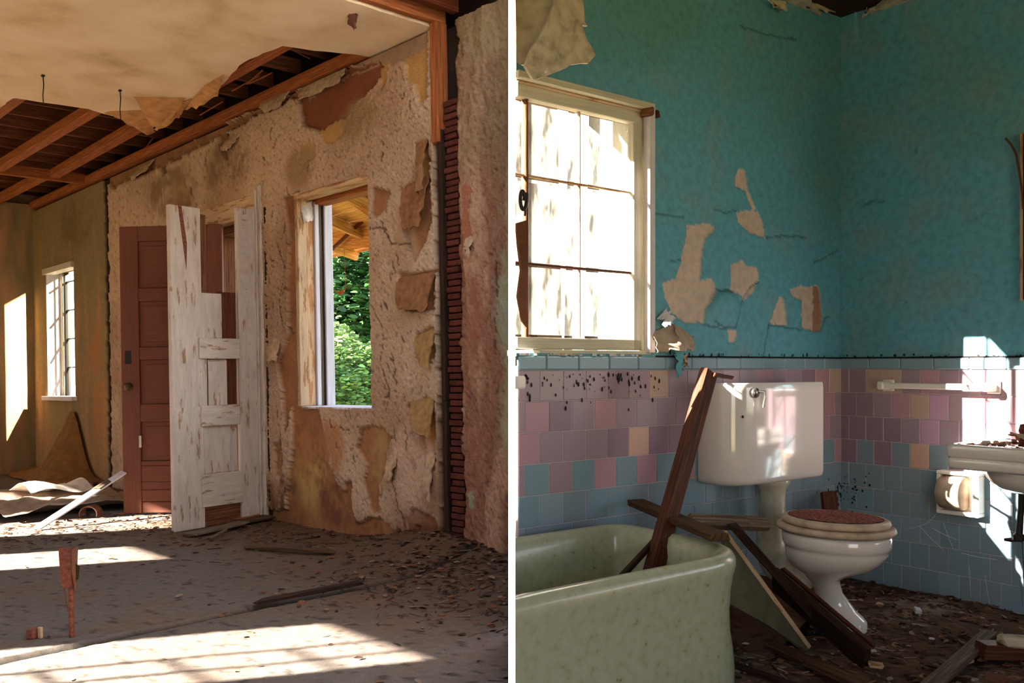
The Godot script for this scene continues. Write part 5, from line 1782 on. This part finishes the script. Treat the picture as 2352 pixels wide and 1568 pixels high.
	tube(PackedVector3Array([vp + Vector3(0.0, 0.0, 0), vp + Vector3(-0.025, -0.008, 0.01), vp + Vector3(-0.05, -0.01, 0.015)]), 0.013, 0.006, 8)
	put("lever", M.black_iron, va)
	mb()
	obox(vp + Vector3(0.0, 0.005, 0), Vector3(0.04, 0.035, 0.035), Basis(Vector3.UP, 0.4), 0.008)
	put("valve_body", M.black_iron, va)
	mb()
	tube(PackedVector3Array([vp + Vector3(0.004, 0.0, -0.02), vp + Vector3(0.006, -0.15, -0.03), vp + Vector3(0.006, -0.27, -0.04)]), 0.003, 0.003, 6)
	put("thin_pipe", M.chrome, va)
	# rubbish on the basin
	var rb_ := thing("basin_rubbish", "heap of dry plaster crumbs and bark lying on the basin ledge", "rubbish", BATH, Vector3(0.95, 0.70, 0.2))
	rb_.set_meta("kind", "stuff")
	var places := []
	for i in 240:
		var s := rng.randf_range(0.74, 1.25)
		var b := rng.randf_range(0.05, 0.38)
		var hump := 0.08 * exp(-pow((s - 0.98) / 0.12, 2.0)) * exp(-pow((b - 0.2) / 0.1, 2.0))
		places.append([Transform3D((Basis(Vector3.UP, rng.randf() * TAU) * Basis(Vector3.RIGHT, rng.randfn(0, 0.4))).scaled(Vector3.ONE * rng.randf_range(0.008, 0.03)), Vector3(s - 0.95, -0.01 + hump * rng.randf(), b - 0.2)), ([S(206, 186, 160), S(150, 110, 78), S(190, 150, 110), S(90, 60, 42)][rng.randi() % 4] as Color).srgb_to_linear()])
	scatter("crumbs", [chip_mesh(0), M.chip], rb_, places)
	mb()
	flap(Vector3(0.88, 0.70, 0.16), Vector3(1.06, 0.71, 0.14), Vector3(0.90, 0.70, 0.30), Vector3(1.08, 0.70, 0.30), Vector3.UP, 0.03, 1.6, 0.004)
	put("plaster_sheet", M.flake_plaster, rb_)

	# --- towel bar
	var bar0 := Vector3(0.31, 0.924, 0.075)
	var bar1 := Vector3(0.733, 0.918, 0.075)
	var tw := thing("towel_bar", "white flat towel bar between ceramic brackets on the right tiled wall", "towel bar", BATH, Vector3(0.27, 0.91, 0.0))
	mb()
	plank(Vector3(0.235, 0.912, 0.075), Vector3(0.725, 0.912, 0.075), 0.012, 0.026, Vector3.UP, 0.0, 0.004)
	put("bar", M.soap_dish, tw)
	for s in [0.25, 0.715]:
		mb()
		obox(Vector3(s, 0.912, 0.012), Vector3(0.055, 0.055, 0.014), Basis(), 0.004)
		obox(Vector3(s, 0.912, 0.05), Vector3(0.075, 0.036, 0.034), Basis(Vector3.BACK, Vector3.UP, Vector3.LEFT), 0.007)
		put("bracket", M.soap_dish, tw)
	# second bracket at the far left under the window
	var lb := Vector3(0.02, 0.943, 1.964)
	var l2 := thing("bracket", "small white ceramic bracket on the mauve tiles beside the partition", "bracket", BATH, lb)
	mb()
	obox(lb, Vector3(0.045, 0.045, 0.026), Basis(Vector3.BACK, Vector3.UP, Vector3.LEFT), 0.006)
	put("block", M.soap_dish, l2)

	# --- paper holder under the basin
	var hp := Vector3(0.585, 0.455, 0.0)
	var ph := thing("paper_holder", "white ceramic toilet paper holder with a bare roll core below the basin", "paper holder", BATH, hp)
	mb()
	abox(Vector3(0.495, 0.537, 0.0), Vector3(0.675, 0.552, 0.06))
	abox(Vector3(0.495, 0.368, 0.0), Vector3(0.675, 0.385, 0.06))
	abox(Vector3(0.495, 0.385, 0.0), Vector3(0.512, 0.537, 0.06))
	abox(Vector3(0.645, 0.385, 0.0), Vector3(0.675, 0.537, 0.06))
	put("frame", M.soap_dish, ph)
	mb()
	abox(Vector3(0.51, 0.384, 0.0), Vector3(0.646, 0.538, 0.012))
	put("recess", M.soap_dish, ph)
	mb()
	lathe(PackedVector2Array([Vector2(0, 0.10), Vector2(0.066, 0.10), Vector2(0.07, 0.096), Vector2(0.07, 0.004), Vector2(0.066, 0.0), Vector2(0, 0.0)]), Vector3(0.515, 0.462, 0.045), Basis(Vector3.UP, Vector3.RIGHT, Vector3.BACK), 32)
	put("roll_core", M.paper_back, ph)

	# --- mirror and loose wire at the right edge
	var mp := Vector3(0.824, 1.598, 0.02)
	var mr := thing("wooden_frame", "brown wooden frame on the teal wall above the basin, cut by the right edge", "frame", BATH, Vector3(1.0, 1.6, 0.0))
	mb()
	abox(Vector3(0.832, 1.262, 0.0), Vector3(0.832 + 0.012, 1.934, 0.05))
	put("frame", M.casing, mr)
	mb()
	abox(Vector3(0.832 + 0.012, 1.265, 0.0), Vector3(1.3, 1.928, 0.045))
	put("cabinet", M.dark_wood, mr)
	var wr := thing("loose_wire", "loose dark wire curving away from the wooden frame on the teal wall", "wire", BATH, Vector3(0.852, 1.695, 0.06))
	mb()
	tube(PackedVector3Array([Vector3(0.77, 1.929, 0.03), Vector3(0.796, 1.896, 0.04), Vector3(0.819, 1.855, 0.05), Vector3(0.835, 1.785, 0.06), Vector3(0.849, 1.695, 0.065), Vector3(0.854, 1.625, 0.065)]), 0.0045, 0.004, 8)
	put("wire", M.stained_door, wr)

	# --- hanging ceiling plaster and the loose paint by the window
	var hs := thing("hanging_plaster", "large torn sheet of grey ceiling plaster hanging over the bathroom window", "plaster sheet", BATH, Vector3(0.2, 2.168, 1.982))
	var ex := Vector3(0, 0, 1)
	mb()
	prism(jagged(pts("1.895,2.263 1.788,2.29 1.778,2.184 1.764,2.175 1.79,2.172 1.772,2.134 1.739,2.102 1.727,2.083 1.76,2.05 1.84,2.024 1.893,1.995 1.959,1.961 2.004,1.943 2.041,1.984 2.019,2.034 1.959,2.122"), 0.025, 0.006), Vector3(0.15, 0, 0), Vector3.BACK, Vector3.UP, Vector3(-0.012, 0, 0))
	put("front_sheet", M.hung_plaster, hs)
	mb()
	sheet([PackedVector3Array([Vector3(0.11, 2.287, 1.853), Vector3(0.11, 2.146, 1.919), Vector3(0.11, 2.006, 1.998)]), PackedVector3Array([Vector3(0.05, 2.291, 1.912), Vector3(0.05, 2.157, 1.946), Vector3(0.05, 2.024, 1.984)]), PackedVector3Array([Vector3(0.03, 2.28, 1.984), Vector3(0.03, 2.155, 1.984), Vector3(0.03, 2.036, 1.984)])], 0.01)
	put("folded_sheet", M.hung_plaster, hs)
	mb()
	lathe(PackedVector2Array([Vector2(0, 0.006), Vector2(0.006, 0.004), Vector2(0.007, 0)]), Vector3(0.152, 1.981, 1.957), Basis(Vector3.UP, Vector3.RIGHT, Vector3.BACK), 10)
	put("nail_head", M.white_trim, hs)
	var fp := thing("loose_paint", "curled sheet of loose paint hanging from the wall at the window's lower corner", "peeling paint", BATH, Vector3(0.02, 1.103, 1.205))
	mb()
	flap(Vector3(0.012, 1.132, 1.295), Vector3(0.012, 1.17, 1.171), Vector3(0.012, 1.047, 1.31), Vector3(0.03, 1.069, 1.203), Vector3.RIGHT, 0.035, 0.5, 0.003, 0.003)
	put("curled_sheet", M.paper_back, fp)
	mb()
	flap(Vector3(0.02, 1.167, 1.185), Vector3(0.012, 1.127, 1.078), Vector3(0.04, 1.06, 1.197), Vector3(0.025, 1.066, 1.098), Vector3.RIGHT, 0.02, 1.5, 0.003, 0.003)
	put("curled_sheet", M.paper_back, fp)
	mb()
	flap(Vector3(0.012, 1.191, 1.266), Vector3(0.012, 1.227, 1.221), Vector3(0.012, 1.157, 1.261), Vector3(0.012, 1.181, 1.191), Vector3.RIGHT, 0.03, 0.5, 0.002, 0.003)
	put("bright_scrap", M.white_trim, fp)
	mb()
	flap(Vector3(0.03, 1.077, 1.196), Vector3(0.03, 1.069, 1.145), Vector3(0.025, 0.952, 1.185), Vector3(0.025, 0.983, 1.15), Vector3.RIGHT, 0.012, 1.0, 0.002, 0.003)
	put("dangling_strip", M.teal_flake, fp)
	mb()
	flap(Vector3(0.03, 1.043, 1.145), Vector3(0.03, 1.043, 1.12), Vector3(0.025, 1, 1.15), Vector3(0.025, 0.997, 1.124), Vector3.RIGHT, 0.01, 1.0, 0.002, 0.003)
	put("dangling_strip", M.casing, fp)

	# --- cobweb strands by the basin wall
	var cw := thing("cobweb", "pale cobweb strands stretched over the blue tiles left of the basin", "cobweb", BATH, Vector3(0.452, 0.3, 0.05))
	for q in [[Vector3(0.339, 0.272, 0.04), Vector3(0.454, 0.317, 0.06)], [Vector3(0.422, 0.301, 0.06), Vector3(0.511, 0.209, 0.03)], [Vector3(0.454, 0.317, 0.06), Vector3(0.481, 0.359, 0.03)], [Vector3(0.522, 0.329, 0.05), Vector3(0.552, 0.214, 0.02)], [Vector3(0.6, 0.211, 0.05), Vector3(0.732, 0.202, 0.02)], [Vector3(0.633, 0.161, 0.05), Vector3(0.625, 0.024, 0.02)], [Vector3(0.697, 0.137, 0.05), Vector3(0.701, 0.016, 0.02)], [Vector3(0.472, 0.299, 0.05), Vector3(0.57, 0.258, 0.02)]]:
		mb()
		tube(PackedVector3Array([q[0], (q[0] + q[1]) / 2.0 + Vector3(0, -0.004, 0), q[1]]), 0.0011, 0.0009, 5)
		put("strand", M.white_trim, cw)

	# --- litter over the soil
	var li := thing("soil_litter", "splinters, leaves and plaster crumbs mixed into the bathroom floor's soil", "litter", OUT, Vector3.ZERO)
	li.set_meta("kind", "stuff")
	var cols := [S(92, 66, 50), S(70, 48, 38), S(132, 96, 72), S(54, 40, 34), S(150, 132, 112), S(112, 74, 54)]
	for kind in 4:
		places = []
		var count: int = [1100, 1500, 700, 300][kind]
		for i in count:
			var x := rng.randf_range(0.5, 2.5)
			var z := rng.randf_range(-4.3, -2.4)
			var n := noise_c.get_noise_2d(x * 60.0, z * 60.0)
			var sz := rng.randf_range(0.007, 0.02) * (1.4 if kind == 1 else 1.0)
			var c: Color = cols[rng.randi() % 6]
			if rng.randf() < 0.012:
				c = S(190, 176, 160)
			places.append([Transform3D((Basis(Vector3.UP, rng.randf() * TAU) * Basis(Vector3.RIGHT, rng.randfn(0, 0.35))).scaled(Vector3.ONE * sz), Vector3(x, 0.012 * n + 0.002, z)), c.srgb_to_linear()])
		scatter(["crumbs", "splinters", "dead_leaves", "lumps"][kind], [chip_mesh(kind), M.chip], li, places)

# ---------------------------------------------------------------- outdoors
func bush(called: String, label: String, at: Vector3, radius: float, high: float, count: int, tone: Color, leaf := 1.0) -> void:
	var group := "shrubs outside the parlour"
	var o := thing(called, label, "shrub", PARLOUR, at, group)
	var places := []
	for i in count:
		var d := Vector3(rng.randfn(0, 1), rng.randfn(0, 1), rng.randfn(0, 1)).normalized()
		var rr_ := radius * (0.55 + 0.45 * sqrt(rng.randf())) * (0.8 + 0.5 * noise_a.get_noise_3d(d.x * 60.0 + at.z * 9.0, d.y * 60.0, d.z * 60.0))
		var p := Vector3(d.x * rr_, high * 0.5 + d.y * rr_ * high / (2.0 * radius), d.z * rr_)
		var b := Basis(Vector3.UP, rng.randf() * TAU) * Basis(Vector3.RIGHT, rng.randfn(-0.3, 0.6))
		var k := rng.randf_range(0.6, 1.3)
		var c := Color(tone.r * k, tone.g * k, tone.b * k * 0.9)
		places.append([Transform3D(b.scaled(Vector3(1, 1, 0.8) * rng.randf_range(0.035, 0.075) * leaf), p), c.srgb_to_linear()])
	scatter("foliage", [chip_mesh(2), M.leaf], o, places)
	mb()
	for k in 3:
		tube(PackedVector3Array([at + Vector3(0.04 * k, 0, 0.05 * k - 0.05), at + Vector3(0.1 * k - 0.1, high * 0.3, 0.1 * k - 0.1), at + Vector3(0.3 * k - 0.3, high * 0.6, 0.2 - 0.2 * k)]), 0.03, 0.012, 6)
	put("stems", M.dark_wood, o)

func build_outdoors() -> void:
	mat("grass", S(176, 158, 112), 0.95, tex(256, fnl(0.08, 70, 4), [Color(0.6, 0.6, 0.5), Color(0.85, 0.85, 0.7), Color(1, 1, 0.9)]), 1.2)
	mat("trunk", S(110, 100, 88), 0.95)
	var gr := structure("ground", "overgrown grass outside the two rooms", "ground", OUT)
	mb()
	abox(Vector3(-40, -0.7, -60), Vector3(40, -0.32, 40))
	put("turf", M.grass, gr)
	# open porch roof outside the parlour window
	var po := thing("porch_roof", "orange boarded porch roof with a broken eave seen through the parlour window", "porch roof", PARLOUR, Vector3(-1.5, 2.4, 3.5))
	for k in 12:
		mb()
		var w0 := -0.30 - 0.19 * k
		var h0 := 2.98 - 0.19 * k * 0.26
		plank(Vector3(w0 - 0.09, h0, 1.0), Vector3(w0 - 0.09, h0, 7.2), 0.186, 0.02, Vector3(-0.25, 1, 0), 0.02)
		put("roof_board", M.porch, po)
	for z in [2.2, 3.0, 3.75, 4.6, 5.6]:
		mb()
		plank(Vector3(-0.26, 2.93, z), Vector3(-2.6, 2.33, z), 0.05, 0.10)
		put("rafter", M.porch, po)
	mb()
	plank(Vector3(-2.3, 2.819, 3.98) + Vector3(0, 0, -0.6), Vector3(-2.3, 2.557, 2.877) + Vector3(0, 0, 0.3), 0.05, 0.09)
	put("eave_beam", M.pine, po)
	mb()
	plank(Vector3(-2.6, 2.47, 1.0), Vector3(-2.6, 2.47, 7.0), 0.02, 0.20)
	put("eave_board", M.porch, po)
	mb()
	plank(Vector3(-2.15, 2.49, 3.648), Vector3(-2.15, 2.389, 2.636), 0.022, 0.24)
	put("fascia_board", M.porch, po)
	mb()
	plank(Vector3(-2.05, 2.329, 3.412), Vector3(-2.05, 2.556, 2.824), 0.03, 0.03)
	put("brace", M.pine_dark, po)
	mb()
	plank(Vector3(-1.6, 2.802, 2.669), Vector3(-1.6, 2.469, 2.07), 0.03, 0.06)
	put("brace", M.porch, po)
	var pc := Vector3(-2.2, 1.906, 3.508)
	var cl := thing("hanging_curl", "orange curled strip hanging outside the parlour window before the bushes", "scrap", PARLOUR, pc)
	var ring := []
	for i in 12:
		var an := -2.4 + 2.2 * i / 11.0
		var p := pc + Vector3(0, 0.08 * sin(an) + 0.06, 0) - Vector3(0.722, 0, 0.692) * (0.065 * cos(an))
		ring.append(PackedVector3Array([p + Vector3(0, 0.024 * (1.0 - absf(i - 5.5) / 7.0), 0), p - Vector3(0, 0.024 * (1.0 - absf(i - 5.5) / 7.0), 0)]))
	mb()
	sheet(ring, 0.006)
	tube(PackedVector3Array([ring[11][0], ring[11][0] + Vector3(0, 0.7, 0.02)]), 0.002, 0.002, 5)
	put("curl", M.pine, cl)
	# greenery along the view through window and door
	var green := S(98, 134, 74)
	bush("leafy_shrub", "bright leafy shrub seen low through the parlour window", L(8.6, -0.3, -5.2), 1.0, 1.7, 3600, green)
	bush("leafy_shrub", "tall bright shrub seen in the middle of the parlour window", L(10.6, -0.3, -6.6), 1.2, 2.6, 4200, S(122, 150, 92))
	bush("leafy_shrub", "rounded shrub at the right side of the parlour window view", L(9.4, -0.3, -6.9), 1.1, 2.0, 3600, S(92, 124, 66))
	bush("dark_tree", "dark dense tree filling the top of the parlour window view", L(13.4, -0.3, -9.4), 2.3, 5.0, 6500, S(40, 76, 34), 2.2)
	bush("dark_tree", "broad dark tree far behind the shrubs, closing the gaps between them", L(20.0, -0.3, -14.5), 5.0, 9.5, 8000, S(36, 68, 30), 4.0)
	bush("dark_tree", "dark tree beyond the bright shrubs behind the porch eave", L(15.6, -0.3, -8.6), 2.3, 5.2, 6500, S(40, 78, 34), 2.0)
	bush("leafy_shrub", "shrub glimpsed through the gap beside the white door", L(15.0, -0.3, -6.0), 1.5, 3.0, 3600, green)
	bush("leafy_shrub", "light green shrub glimpsed at the top of the white door's gap", L(11.5, -0.3, -4.0), 0.9, 2.4, 2600, S(124, 152, 96))
	# pale outbuilding that glares through the far window
	var ob := thing("outbuilding", "pale sunlit outbuilding wall glimpsed through the far parlour window", "building", PARLOUR, L(10.5, -0.3, -1.8))
	mb()
	abox(Vector3(-2.2, -0.4, 8.4), Vector3(-1.6, 3.6, 13.4))
	put("wall", M.white_wall, ob)
	# bare trunks outside the bathroom window
	for q in [
		["slim grey trunk outside the bathroom window's right panes", Vector3(-1.653, 0.84, 0.113), 0.05],
		["thin grey trunk outside the bathroom window's middle muntin", Vector3(-2.418, 0.814, -0.369), 0.035],
		["thicker grey trunk outside the bathroom window's left panes", Vector3(-1.377, 0.857, 0.738), 0.06],
	]:
		var at: Vector3 = q[1]
		at.y = -0.35
		var t := thing("slim_trunk", q[0], "tree", BATH, at)
		mb()
		tube(PackedVector3Array([at, at + Vector3(0.05, 1.2, 0.03), at + Vector3(0.0, 2.4, -0.04), at + Vector3(0.1, 4.0, 0.02)]), q[2], q[2] * 0.6, 10)
		put("trunk", M.trunk, t)
